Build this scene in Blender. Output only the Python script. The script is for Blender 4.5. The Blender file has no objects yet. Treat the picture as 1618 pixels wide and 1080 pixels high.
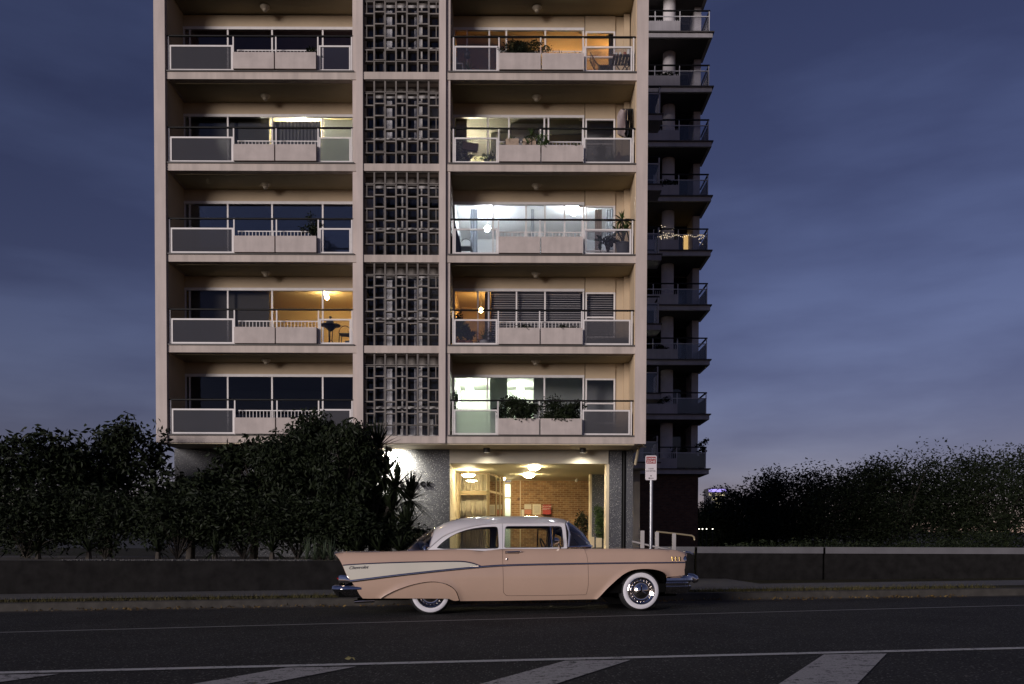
import bpy, bmesh, math, random
from mathutils import Vector, Matrix
from mathutils.geometry import delaunay_2d_cdt
R_ = math.radians
S = bpy.context.scene
COL = S.collection
rng = random.Random(7)

# ------------------------------------------------------------------ camera
F = 1350.0; EYE = 0.935; PIT = math.atan(.0232); ROLL = R_(.18); HOR = 866.0
W0, H0 = 1618.0, 1080.0
_u = Vector((0, math.sin(PIT), math.cos(PIT))); _x = Vector((1, 0, 0))
CFW = Vector((0, math.cos(PIT), -math.sin(PIT)))
CR = math.cos(ROLL) * _x + math.sin(ROLL) * _u
CU = math.cos(ROLL) * _u - math.sin(ROLL) * _x
CPY = HOR + F * math.tan(PIT)
CAM = Vector((0, 0, EYE))
cd = bpy.data.cameras.new('camera'); cam = bpy.data.objects.new('camera', cd); COL.objects.link(cam)
cam.matrix_world = Matrix(((CR.x, CU.x, -CFW.x, 0), (CR.y, CU.y, -CFW.y, 0), (CR.z, CU.z, -CFW.z, EYE), (0, 0, 0, 1)))
cd.sensor_fit = 'HORIZONTAL'; cd.sensor_width = 36; cd.lens = 36 * F / W0
cd.shift_y = (CPY - H0 / 2) / W0; cd.clip_end = 5000; cd.clip_start = .05
S.camera = cam

# ------------------------------------------------------------------ world, sun, exposure
SUN_EL, SUN_AZ = 11.0, 218.0          # dusk glow low behind the camera, a little to its left
world = bpy.data.worlds.new('World'); S.world = world; world.use_nodes = True
nt = world.node_tree; nt.nodes.clear()
wo = nt.nodes.new('ShaderNodeOutputWorld'); bg = nt.nodes.new('ShaderNodeBackground')
sky = nt.nodes.new('ShaderNodeTexSky'); sky.sky_type = 'NISHITA'; sky.sun_disc = False
sky.sun_elevation = R_(SUN_EL); sky.sun_rotation = R_(SUN_AZ); sky.air_density = 1.0; sky.dust_density = 0; sky.ozone_density = 3
tc = nt.nodes.new('ShaderNodeTexCoord'); mp = nt.nodes.new('ShaderNodeMapping'); mp.inputs['Scale'].default_value = (1.2, 1.2, 5)
nz = nt.nodes.new('ShaderNodeTexNoise'); nz.inputs['Scale'].default_value = 2.2; nz.inputs['Detail'].default_value = 6
rp = nt.nodes.new('ShaderNodeValToRGB'); rp.color_ramp.elements[0].position = .40; rp.color_ramp.elements[1].position = .64
rp.color_ramp.elements[0].color = (1.08, .70, .92, 1); rp.color_ramp.elements[1].color = (1.62, 1.06, 1.30, 1)
mx = nt.nodes.new('ShaderNodeMix'); mx.data_type = 'RGBA'; mx.blend_type = 'MULTIPLY'; mx.inputs[0].default_value = 1
nt.links.new(tc.outputs['Generated'], mp.inputs['Vector']); nt.links.new(mp.outputs[0], nz.inputs['Vector'])
nt.links.new(nz.outputs[0], rp.inputs[0]); nt.links.new(sky.outputs[0], mx.inputs[6]); nt.links.new(rp.outputs[0], mx.inputs[7])
nt.links.new(mx.outputs[2], bg.inputs['Color']); nt.links.new(bg.outputs[0], wo.inputs['Surface'])
bg.inputs['Strength'].default_value = .041
sl = bpy.data.lights.new('sun', 'SUN'); sl.energy = 2.75; sl.angle = R_(24); sl.color = (1, .91, .885)
sun = bpy.data.objects.new('sun', sl); COL.objects.link(sun)
_el, _az = R_(SUN_EL), R_(SUN_AZ)
_sd = Vector((math.sin(_az) * math.cos(_el), math.cos(_az) * math.cos(_el), math.sin(_el)))
sun.rotation_euler = _sd.to_track_quat('Z', 'Y').to_euler(); sun.location = (-8, -20, 12)
S.view_settings.view_transform = 'Standard'; S.view_settings.look = 'None'
S.view_settings.exposure = 0; S.view_settings.gamma = 1; S.view_settings.use_curve_mapping = False
S.render.engine = 'CYCLES'; S.cycles.use_denoising = True; S.cycles.max_bounces = 10
S.cycles.transparent_max_bounces = 16; S.cycles.sample_clamp_indirect = 6; S.cycles.caustics_reflective = False; S.cycles.caustics_refractive = False

# ------------------------------------------------------------------ pixel helpers (a pixel gives a direction only)
def ray(px, py): return CFW + (px - 809) / F * CR + (CPY - py) / F * CU
def PY(px, py, Y):
    d = ray(px, py); t = Y / d.y; return CAM + d * t
SLOPE = .0122
def gz(x): return SLOPE * max(-30, min(30, x))
def PG(px, py, up=0):
    d = ray(px, py); t = (up - EYE) / (d.z - SLOPE * d.x); return CAM + d * t

# ------------------------------------------------------------------ materials
def newmat(name):
    m = bpy.data.materials.new(name); m.use_nodes = True; n = m.node_tree
    return m, n, n.nodes['Principled BSDF']
def coords(n, kind='Object', scale=None):
    c = n.nodes.new('ShaderNodeTexCoord'); o = c.outputs[kind]
    if scale:
        q = n.nodes.new('ShaderNodeMapping'); q.inputs['Scale'].default_value = scale; n.links.new(o, q.inputs[0]); o = q.outputs[0]
    return o
def worldpos(n, scale=None):
    g = n.nodes.new('ShaderNodeNewGeometry'); o = g.outputs['Position']
    if scale:
        q = n.nodes.new('ShaderNodeMapping'); q.inputs['Scale'].default_value = scale; n.links.new(o, q.inputs[0]); o = q.outputs[0]
    return o
def noise(n, vec, scale, detail=4, rough=.55):
    t = n.nodes.new('ShaderNodeTexNoise'); t.inputs['Scale'].default_value = scale; t.inputs['Detail'].default_value = detail
    t.inputs['Roughness'].default_value = rough; n.links.new(vec, t.inputs['Vector']); return t.outputs[0]
def ramp(n, fac, stops):
    r = n.nodes.new('ShaderNodeValToRGB'); e = r.color_ramp.elements
    while len(e) < len(stops): e.new(.5)
    for el, (p, c) in zip(e, stops): el.position = p; el.color = (*c, 1)
    n.links.new(fac, r.inputs[0]); return r.outputs[0]
def mixc(n, a, b, fac=1.0, mode='MULTIPLY'):
    x = n.nodes.new('ShaderNodeMix'); x.data_type = 'RGBA'; x.blend_type = mode
    if hasattr(fac, 'node'): n.links.new(fac, x.inputs[0])
    else: x.inputs[0].default_value = fac
    for s, i in ((a, 6), (b, 7)):
        if hasattr(s, 'node'): n.links.new(s, x.inputs[i])
        else: x.inputs[i].default_value = (*s, 1)
    return x.outputs[2]
def bumpn(n, h, strength, dist=.01):
    b = n.nodes.new('ShaderNodeBump'); b.inputs['Strength'].default_value = strength; b.inputs['Distance'].default_value = dist
    n.links.new(h, b.inputs['Height']); return b.outputs[0]
MATS = {}
def M(name, col, rough=.6, metal=0, var=0, scale=2, bump=0, bscale=60, spec=.5, coat=0, streak=0):
    if name in MATS: return MATS[name]
    m, n, p = newmat(name)
    p.inputs['Base Color'].default_value = (*col, 1); p.inputs['Roughness'].default_value = rough; p.inputs['Metallic'].default_value = metal
    p.inputs['Specular IOR Level'].default_value = spec; p.inputs['Coat Weight'].default_value = coat; p.inputs['Coat Roughness'].default_value = .08
    c = None
    if var:
        f = noise(n, worldpos(n), scale, 6); c = mixc(n, col, ramp(n, f, [(.3, (1 - var,) * 3), (.7, (1 + var * .4,) * 3)]))
    if streak:
        f = noise(n, worldpos(n, (3.5, 3.5, .4)), 1.3, 7); s = ramp(n, f, [(.36, (1 - streak,) * 3), (.6, (1, 1, 1))])
        c = mixc(n, c if c else col, s)
    if c: n.links.new(c, p.inputs['Base Color'])
    if bump: n.links.new(bumpn(n, noise(n, worldpos(n), bscale, 3), bump), p.inputs['Normal'])
    MATS[name] = m; return m
def EM(name, col, st):
    m = bpy.data.materials.new(name); m.use_nodes = True; n = m.node_tree; n.nodes.clear()
    o = n.nodes.new('ShaderNodeOutputMaterial'); e = n.nodes.new('ShaderNodeEmission'); e.inputs[0].default_value = (*col, 1); e.inputs[1].default_value = st
    n.links.new(e.outputs[0], o.inputs[0]); MATS[name] = m; return m
def GL(name, tint=(1, 1, 1), refl=1.0, haze=0.0, hazecol=(.6, .62, .65), rough=.0):
    """window glass: fresnel reflection over clear transmission, with an optional frosted share"""
    m = bpy.data.materials.new(name); m.use_nodes = True; n = m.node_tree; n.nodes.clear()
    o = n.nodes.new('ShaderNodeOutputMaterial'); t = n.nodes.new('ShaderNodeBsdfTransparent'); t.inputs[0].default_value = (*tint, 1)
    g = n.nodes.new('ShaderNodeBsdfGlossy'); g.inputs['Roughness'].default_value = rough; g.inputs['Color'].default_value = (refl,) * 3 + (1,)
    base = t.outputs[0]
    if haze:
        d = n.nodes.new('ShaderNodeBsdfTranslucent'); d.inputs[0].default_value = (*hazecol, 1)
        d2 = n.nodes.new('ShaderNodeBsdfDiffuse'); d2.inputs[0].default_value = (*[.5 * c for c in hazecol], 1)
        a = n.nodes.new('ShaderNodeMixShader'); a.inputs[0].default_value = .35
        n.links.new(d.outputs[0], a.inputs[1]); n.links.new(d2.outputs[0], a.inputs[2])
        b = n.nodes.new('ShaderNodeMixShader'); b.inputs[0].default_value = haze
        n.links.new(base, b.inputs[1]); n.links.new(a.outputs[0], b.inputs[2]); base = b.outputs[0]
    fr = n.nodes.new('ShaderNodeFresnel'); fr.inputs[0].default_value = 1.5
    k = n.nodes.new('ShaderNodeMixShader'); n.links.new(fr.outputs[0], k.inputs[0]); n.links.new(base, k.inputs[1]); n.links.new(g.outputs[0], k.inputs[2])
    n.links.new(k.outputs[0], o.inputs[0]); MATS[name] = m; return m

CONC = M('painted_concrete', (.50, .425, .375), .75, var=.16, scale=.8, bump=.12, bscale=45, streak=.18)
PIERM = M('pier_paint', (.52, .44, .40), .7, var=.12, scale=.7, bump=.08, bscale=30, streak=.12)
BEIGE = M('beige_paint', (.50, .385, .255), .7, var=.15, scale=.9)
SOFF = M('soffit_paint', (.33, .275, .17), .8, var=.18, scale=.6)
CREAM = M('cream_paint', (.62, .52, .36), .6, var=.1)
PLANT = M('planter_concrete', (.48, .415, .385), .85, var=.12, scale=3, bump=.15, bscale=70, streak=.10)
BLOCK = M('breeze_block', (.21, .188, .172), .85, var=.25, scale=5, bump=.3, bscale=60)
WHITE = M('white_paint', (.66, .62, .60), .45, var=.08, scale=6)
BLACK = M('black_rail', (.006, .0055, .0055), .55, spec=.2)
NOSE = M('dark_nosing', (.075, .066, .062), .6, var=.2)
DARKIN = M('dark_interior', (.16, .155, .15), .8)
CURT = M('curtain', (.55, .52, .50), .9, var=.1, scale=8)
GLASS = GL('window_glass', refl=.5); GLASSB = GL('mirror_clear_glass', refl=2)
BGLASS = GL('balcony_glass', (.88, .88, .9), 1, .10, (.56, .54, .56))
FROST = GL('frosted_glass', (.8, .84, .8), 1, .50, (.85, .9, .84))
SMOKE = GL('hazy_glass', (.66, .66, .68), 1, .46, (.50, .48, .48))
POT_W = M('white_pot', (.6, .58, .55), .5); POT_T = M('terracotta_pot', (.36, .12, .07), .8, var=.2); POT_G = M('grey_pot', (.13, .13, .14), .7, var=.2)
WOOD = M('grey_wood', (.10, .08, .07), .7, var=.3, scale=12)
METAL_D = M('dark_metal', (.02, .02, .022), .5, .3)
GALV = M('galvanised', (.42, .42, .44), .42, .8, var=.2, scale=14)
def leafmat(name, a, b):
    m, n, p = newmat(name); f = noise(n, worldpos(n), 6, 3)
    n.links.new(ramp(n, f, [(.35, a), (.65, b)]), p.inputs['Base Color']); p.inputs['Roughness'].default_value = .5
    p.inputs['Specular IOR Level'].default_value = .12; MATS[name] = m; return m
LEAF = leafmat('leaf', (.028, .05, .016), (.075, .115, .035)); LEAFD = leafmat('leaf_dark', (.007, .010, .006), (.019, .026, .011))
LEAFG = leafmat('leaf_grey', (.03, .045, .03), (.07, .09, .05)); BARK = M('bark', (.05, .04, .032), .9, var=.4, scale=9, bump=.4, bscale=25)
SOIL = M('soil', (.03, .022, .016), .95, var=.3, scale=10)

def terrazzo():
    m, n, p = newmat('pebble_panel'); v = n.nodes.new('ShaderNodeTexVoronoi'); v.inputs['Scale'].default_value = 26
    g = worldpos(n); n.links.new(g, v.inputs['Vector'])
    sp = ramp(n, v.outputs['Distance'], [(.17, (1, 1, 1)), (.27, (0, 0, 0))])
    pick = n.nodes.new('ShaderNodeSeparateColor'); n.links.new(v.outputs['Color'], pick.inputs[0])
    th = ramp(n, pick.outputs[0], [(.12, (0, 0, 0)), (.55, (1, 1, 1))])
    k = mixc(n, sp, th); base = ramp(n, noise(n, g, 30, 4), [(.3, (.045, .046, .051)), (.7, (.11, .11, .12))])
    n.links.new(mixc(n, base, (.62, .60, .55), k, 'MIX'), p.inputs['Base Color']); p.inputs['Roughness'].default_value = .55
    n.links.new(bumpn(n, k, .5, .01), p.inputs['Normal']); return m
TERR = terrazzo()
def brick(name, a, b, mortar, along='X'):
    m, n, p = newmat(name); g = worldpos(n); s = n.nodes.new('ShaderNodeSeparateXYZ'); n.links.new(g, s.inputs[0])
    c = n.nodes.new('ShaderNodeCombineXYZ'); n.links.new(s.outputs[along], c.inputs[0]); n.links.new(s.outputs['Z'], c.inputs[1])
    t = n.nodes.new('ShaderNodeTexBrick'); n.links.new(c.outputs[0], t.inputs['Vector']); t.inputs['Scale'].default_value = 1
    t.inputs['Brick Width'].default_value = .24; t.inputs['Row Height'].default_value = .086; t.inputs['Mortar Size'].default_value = .010
    t.inputs['Color1'].default_value = (*a, 1); t.inputs['Color2'].default_value = (*b, 1); t.inputs['Mortar'].default_value = (*mortar, 1); t.inputs['Bias'].default_value = -.1
    n.links.new(mixc(n, t.outputs[0], ramp(n, noise(n, g, 4, 5), [(.3, (.75, .72, .7)), (.7, (1.15, 1.1, 1.05))])), p.inputs['Base Color'])
    p.inputs['Roughness'].default_value = .85; n.links.new(bumpn(n, t.outputs['Fac'], -.6, .01), p.inputs['Normal']); return m
BRICK = brick('lobby_brick', (.22, .105, .042), (.36, .205, .09), (.38, .29, .18))
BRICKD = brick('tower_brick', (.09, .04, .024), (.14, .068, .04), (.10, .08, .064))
def asphalt():
    m, n, p = newmat('asphalt'); g = worldpos(n); f = noise(n, g, 52, 4, .8); big = noise(n, g, .8, 5)
    v = n.nodes.new('ShaderNodeTexVoronoi'); v.inputs['Scale'].default_value = 95; n.links.new(g, v.inputs['Vector'])
    c = ramp(n, f, [(.38, (.010, .010, .0105)), (.55, (.026, .0255, .0255)), (.66, (.085, .082, .08))])
    c = mixc(n, c, ramp(n, big, [(.3, (.7, .7, .7)), (.7, (1.25, 1.25, 1.25))]))
    w = n.nodes.new('ShaderNodeTexVoronoi'); w.inputs['Scale'].default_value = 42; n.links.new(g, w.inputs['Vector']); sc = n.nodes.new('ShaderNodeSeparateColor'); n.links.new(w.outputs['Color'], sc.inputs[0])
    st = mixc(n, ramp(n, w.outputs['Distance'], [(.30, (1, 1, 1)), (.42, (0, 0, 0))]), ramp(n, sc.outputs[0], [(.72, (0, 0, 0)), (.98, (1, 1, 1))]))
    c = mixc(n, c, (.17, .16, .155), st, 'MIX'); n.links.new(c, p.inputs['Base Color'])
    p.inputs['Roughness'].default_value = .85; p.inputs['Specular IOR Level'].default_value = .15; n.links.new(bumpn(n, v.outputs['Distance'], .7, .01), p.inputs['Normal']); return m
ASPH = asphalt()
def paint(name, col, wear):
    m, n, p = newmat(name); g = worldpos(n); f = noise(n, g, 15, 8, .8); f2 = noise(n, g, 3, 3)
    k = n.nodes.new('ShaderNodeMath'); k.operation = 'MULTIPLY_ADD'; n.links.new(f2, k.inputs[0]); k.inputs[1].default_value = .25; n.links.new(f, k.inputs[2])
    w = ramp(n, k.outputs[0], [(wear, (0, 0, 0)), (wear + .05, (1, 1, 1))]); tone = ramp(n, noise(n, g, 60, 4), [(.3, tuple(c * .62 for c in col)), (.7, col)])
    n.links.new(mixc(n, (.03, .03, .03), tone, w, 'MIX'), p.inputs['Base Color']); p.inputs['Roughness'].default_value = .75
    n.links.new(bumpn(n, noise(n, g, 100, 3), .4, .006), p.inputs['Normal']); return m
LINE = paint('line_paint', (.50, .49, .48), .51); CHEV = paint('chevron_paint', (.36, .345, .34), .535)

# ------------------------------------------------------------------ mesh helpers
class MB:
    def __init__(s): s.v = []; s.f = []
    def box(s, x0, x1, y0, y1, z0, z1):
        b = len(s.v); s.v += [(x, y, z) for z in (z0, z1) for y in (y0, y1) for x in (x0, x1)]
        s.f += [tuple(b + i for i in q) for q in ((0, 2, 3, 1), (4, 5, 7, 6), (0, 1, 5, 4), (2, 6, 7, 3), (0, 4, 6, 2), (1, 3, 7, 5))]; return s
    def quad(s, *p):
        b = len(s.v); s.v += [tuple(q) for q in p]; s.f.append(tuple(range(b, b + len(p)))); return s
    def grid(s, rows, closed=False):
        b = len(s.v); n = len(rows[0]); s.v += [tuple(p) for r in rows for p in r]
        for i in range(len(rows) - 1):
            for j in range(n if closed else n - 1):
                k = (j + 1) % n; s.f.append((b + i * n + j, b + i * n + k, b + (i + 1) * n + k, b + (i + 1) * n + j))
        return s
    def tube(s, pts, r, n=8, cap=True):
        pts = [Vector(p) for p in pts]; rows = []
        for i, p in enumerate(pts):
            t = (pts[min(i + 1, len(pts) - 1)] - pts[max(i - 1, 0)]).normalized()
            a = t.cross(Vector((0, 0, 1))) if abs(t.z) < .9 else t.cross(Vector((1, 0, 0)))
            a.normalize(); c = t.cross(a); q = r[i] if isinstance(r, (list, tuple)) else r
            rows.append([p + q * (math.cos(6.28319 * k / n) * a + math.sin(6.28319 * k / n) * c) for k in range(n)])
        b = len(s.v); s.grid(rows, True)
        if cap: s.f.append(tuple(b + k for k in range(n))[::-1]); e = b + (len(rows) - 1) * n; s.f.append(tuple(e + k for k in range(n)))
        return s
    def lathe(s, prof, c=(0, 0, 0), n=20, axis='Z', cap=True):
        rows = []
        for r, h in prof:
            row = []
            for k in range(n):
                a = 6.28319 * k / n; x, y = r * math.cos(a), r * math.sin(a)
                row.append((c[0] + x, c[1] + y, c[2] + h) if axis == 'Z' else (c[0] + x, c[1] - h, c[2] + y))
            rows.append(row)
        b = len(s.v); s.grid(rows, True)
        if cap: s.f.append(tuple(b + k for k in range(n))[::-1]); e = b + (len(rows) - 1) * n; s.f.append(tuple(e + k for k in range(n)))
        return s
    def ball(s, c, r, n=10, m=6, sq=1):
        return s.lathe([(max(.001, r * math.sin(math.pi * i / m)), -r * sq * math.cos(math.pi * i / m)) for i in range(m + 1)], c, n)
    def build(s, name, mat, parent=None, smooth=False, bevel=0):
        me = bpy.data.meshes.new(name); me.from_pydata([tuple(v) for v in s.v], [], s.f); me.update()
        bm = bmesh.new(); bm.from_mesh(me)
        if smooth: bmesh.ops.remove_doubles(bm, verts=bm.verts, dist=1e-5)
        bmesh.ops.recalc_face_normals(bm, faces=bm.faces); bm.to_mesh(me); bm.free()
        if smooth:
            for p in me.polygons: p.use_smooth = True
            me.set_sharp_from_angle(angle=R_(40))
        me.materials.append(mat); o = bpy.data.objects.new(name, me); COL.objects.link(o)
        if parent: o.parent = parent
        if bevel:
            b = o.modifiers.new('bevel', 'BEVEL'); b.width = bevel; b.segments = 2; b.limit_method = 'ANGLE'
        return o
def box(name, mat, parent, *a, bevel=0): return MB().box(*a).build(name, mat, parent, bevel=bevel)
def empty(name, loc=(0, 0, 0), rz=0):
    o = bpy.data.objects.new(name, None); COL.objects.link(o); o.location = loc; o.rotation_euler = (0, 0, rz); o.empty_display_size = .1; return o
def tag(o, label, cat, group=None):
    o['label'] = label; o['category'] = cat
    if group: o['group'] = group
    return o
def struct(o, kind='structure'): o['kind'] = kind; return o
def share(o, name, parent, loc):
    c = bpy.data.objects.new(name, o.data); COL.objects.link(c); c.parent = parent; c.location = loc; return c
def copytree(o, parent=None):
    c = o.copy(); COL.objects.link(c); c.parent = parent
    for ch in list(o.children): copytree(ch, c)
    return c
def text_mesh(txt, size, extrude=.01, shear=0, bold=0, align='LEFT'):
    cu = bpy.data.curves.new('lettering', 'FONT'); cu.body = txt; cu.size = size; cu.extrude = extrude; cu.shear = shear; cu.offset = bold; cu.align_x = align; cu.resolution_u = 3
    o = bpy.data.objects.new('lettering', cu); COL.objects.link(o); dg = bpy.context.evaluated_depsgraph_get()
    me = bpy.data.meshes.new_from_object(o.evaluated_get(dg)); bpy.data.objects.remove(o); return me
def text(name, txt, size, mat, parent, loc, rot=(math.pi / 2, 0, 0), **k):
    me = text_mesh(txt, size, **k); me.materials.clear(); me.materials.append(mat)
    o = bpy.data.objects.new(name, me); COL.objects.link(o); o.parent = parent; o.location = loc; o.rotation_euler = rot; return o
def lathe_pot(r, h, c=(0, 0, 0)):
    return MB().lathe([(r * .68, 0), (r * .72, .004), (r, h * .92), (r * 1.06, h * .93), (r * 1.06, h), (r * .93, h), (r * .9, h * .9), (.01, h * .9)], c, 16)

# ---- foliage
def leaf(mb, p, size, r, droop=.3, asp=.42):
    d = Vector((r.gauss(0, 1), r.gauss(0, 1), r.gauss(0, .7) - droop)); d.normalize()
    n = d.cross(Vector((r.gauss(0, 1), r.gauss(0, 1), r.gauss(0, 1)))); n.normalize(); s = size * r.uniform(.6, 1.25)
    mid = Vector(p) + d * s * .45; up = d.cross(n) * s * .08
    mb.quad(p, mid + n * s * asp * .5 + up, Vector(p) + d * s, mid - n * s * asp * .5 + up)
def blob_points(r, c, rad, n, clumps, spread=.45):
    cs = []
    for _ in range(clumps):
        while 1:
            v = Vector((r.uniform(-1, 1), r.uniform(-1, 1), r.uniform(-1, 1)))
            if .25 < v.length < 1: break
        cs.append((Vector((v.x * rad[0], v.y * rad[1], v.z * rad[2])), r.uniform(.6, 1.2)))
    out = []
    for i in range(n):
        q, k = cs[i % clumps]; v = Vector((r.gauss(0, 1), r.gauss(0, 1), r.gauss(0, 1))); v = v.normalized() * (r.random() ** .5)
        out.append(Vector(c) + q * .82 + Vector((v.x * rad[0], v.y * rad[1], v.z * rad[2])) * spread * k)
    return out, [Vector(c) + q * .8 for q, k in cs]
def bush(name, label, cat, c, rad, n, size, mat, seed, group=None, clumps=12, pot=None, zmin=None, droop=.3, spread=.45, soil=True):
    """leafy plant: stems fanning out of one base point, leaves in clumps; optional pot (radius, height, material) as a part"""
    r = random.Random(seed); base = Vector((c[0], c[1], (zmin if zmin is not None else c[2] - rad[2])))
    root = empty(name, base); pts, cs = blob_points(r, c, rad, n, clumps, spread); lo = base.z + (pot[1] if pot else 0)
    mb = MB()
    for p in pts:
        if p.z < lo + .02: p.z = lo + .02 + r.random() * .1
        leaf(mb, p - base, size, r, droop)
    mb.build('foliage', mat, root)
    st = MB(); b0 = Vector((0, 0, (pot[1] * .9 if pot else 0)))
    for q in cs: 
        e = q - base; e.z = max(e.z, b0.z + .03); m = b0.lerp(e, .55) + Vector((0, 0, .06)); m.x = m.x * .8; m.y *= .8
        st.tube([b0, m, e], [size * .10, size * .07, size * .03], 5)
    st.build('stem', BARK, root)
    if pot: lathe_pot(pot[0], pot[1]).build('pot', pot[2], root, True)
    return tag(root, label, cat, group)
def blades(mb, c, r, n, L, w, droop=.5, lo=-.3, hi=1.2, up=Vector((0, 0, 1))):
    for i in range(n):
        az = 6.283 * (i * .618 + r.random() * .3); el = r.uniform(lo, hi); l = L * r.uniform(.75, 1.1)
        d = Vector((math.cos(az) * math.cos(el), math.sin(az) * math.cos(el), math.sin(el))); s = Vector((-math.sin(az), math.cos(az), 0))
        k = droop * r.uniform(.4, 1.3) * math.cos(el); a = Vector(c); rows = []
        for j, t in enumerate((0, .3, .65, 1)):
            p = a + d * l * t - Vector((0, 0, 1)) * k * l * t * t; q = w * (.55, 1, .75, .03)[j]
            rows.append([p - s * q, p + s * q])
        mb.grid(rows)
def spiky(name, label, cat, base, heads, seed, mat, n=46, L=.5, w=.02, trunk=.05, pot=None, group=None, droop=.5, lo=-.5, hi=1.3):
    """strappy plant: one or more heads of blades on bare stems; heads are offsets from the base"""
    r = random.Random(seed); root = empty(name, base); st = MB(); z0 = pot[1] * .9 if pot else -.02
    for h in heads:
        h = Vector(h); m = Vector((h.x * .35, h.y * .35, z0 + (h.z - z0) * .55)); t = trunk * (1 if h.z > .2 else .5)
        st.tube([(0, 0, z0), m, h], [t, t * .8, t * .7], 7)
        lf = MB(); blades(lf, h, r, n, L, w, droop, lo, hi); lf.build('foliage', mat, root)
    st.build('trunk', BARK, root, True)
    if pot: lathe_pot(pot[0], pot[1]).build('pot', pot[2], root, True)
    return tag(root, label, cat, group)
def tree(name, label, base, trunk_h, crown_c, rad, n, size, mat, seed, tr=.12, clumps=40, group=None, droop=.5, spread=.34):
    r = random.Random(seed); base = Vector(base); root = empty(name, base); pts, cs = blob_points(r, Vector(crown_c), rad, n, clumps, spread)
    mb = MB()
    for p in pts: leaf(mb, p - base, size, r, droop)
    mb.build('crown', mat, root); st = MB(); top = Vector(crown_c) - base; fork = Vector((top.x * .4, top.y * .4, trunk_h))
    st.tube([(0, 0, -.1), fork * .5 + Vector((.05, 0, 0)), fork], [tr, tr * .8, tr * .65], 9)
    for q in cs[::2]:
        e = q - base; m = fork.lerp(e, .5) + Vector((0, 0, .25)); st.tube([fork, m, e], [tr * .45, tr * .25, tr * .06], 5)
    st.build('trunk', BARK, root, True); return tag(root, label, 'tree', group)
# ------------------------------------------------------------------ ground, road, kerb (the street climbs gently to the right)
FY, BY = 27.55, 28.95                         # facade front plane, recessed wall plane
XC = -3.5735                                  # middle of the breeze-block bay
def zf(k): return 4.527 + 2.8845 * k          # slab top of storey k
def XB(px, k=2, Y=BY): return PY(px, (689.5, 546.5, 403.5, 258.5, 115)[k] - 50, Y).x
DIR = Vector((math.cos(R_(6)), math.sin(R_(6)), 0)); NRM = Vector((-DIR.y, DIR.x, 0))
KERB0 = PG(848, 968) + NRM * 2.12             # kerb line passes 2.1 m behind the car's near tyres
def street(t, s, up=0):                       # t along the kerb, s away from the road
    p = KERB0 + DIR * t + NRM * s; return (p.x, p.y, gz(p.x) + up)
TS = [-400, -120, -60, -40] + list(range(-30, 31, 3)) + [40, 60, 120, 400]
def strip(name, mat, s0, s1, up, ts=TS, parent=None, n=1):
    return MB().grid([[street(t, s0 + (s1 - s0) * j / n, up) for j in range(n + 1)] for t in ts]).build(name, mat, parent)
GRASSM = M('verge_soil', (.04, .036, .02), .95, spec=.1, var=.4, scale=5, bump=.5, bscale=40)
PAVE = M('footpath_concrete', (.08, .075, .072), .85, var=.25, scale=2, bump=.2, bscale=50)
KERBM = M('kerb_concrete', (.055, .05, .045), .9, spec=.15, var=.3, scale=6, bump=.3, bscale=40)
xs = [-1500, -300, -60, -30, -15, 0, 15, 30, 60, 300, 1500]; ys = [-300, -20, 0, 5, 10, 15, 20, 30, 60, 300, 2500]
struct(MB().grid([[(x, y, gz(x) - .03) for y in ys] for x in xs]).build('ground', GRASSM))
struct(strip('road', ASPH, -14, 0, 0, n=7))
struct(strip('gutter', KERBM, -.35, .02, .004))
kb = MB()
kb.grid([[street(t, 0, 0), street(t, .02, .12), street(t, .05, .135), street(t, .17, .137), street(t, .17, 0)] for t in TS]); struct(kb.build('kerb', KERBM))
struct(strip('grass_verge', GRASSM, .165, 1.3, .11, n=4))
struct(strip('footpath', PAVE, 1.3, 3.4, .125, n=2))
# leaf litter and short grass along the gutter
r = random.Random(3); gl = MB()
for i in range(5200):
    t = r.uniform(-9, 9); s = r.uniform(.2, 1.25); b = Vector(street(t, s, .11)); h = r.uniform(.03, .10); a = r.uniform(0, 6.28)
    d = Vector((math.cos(a), math.sin(a), 0)); gl.quad(b - d * .006, b + d * .006, b + Vector((r.gauss(0, .03), r.gauss(0, .03), h)))
gs = gl.build('verge_grass', leafmat('dry_grass', (.03, .032, .012), (.085, .068, .024))); struct(gs, 'stuff'); gs['label'] = 'thin dry grass growing on the verge behind the kerb'; gs['category'] = 'grass'
ll = MB()
for i in range(700):
    t = r.uniform(-8, 8); s = -abs(r.gauss(0, .13)) - .02; p = Vector(street(t, s, .012 + .02 * r.random())); leaf(ll, p, .05, r, .0, .5)
lo = ll.build('leaf_litter', leafmat('litter', (.06, .034, .012), (.15, .10, .035))); struct(lo, 'stuff'); lo['label'] = 'dry brown leaves lying along the gutter under the car'; lo['category'] = 'leaves'

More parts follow.
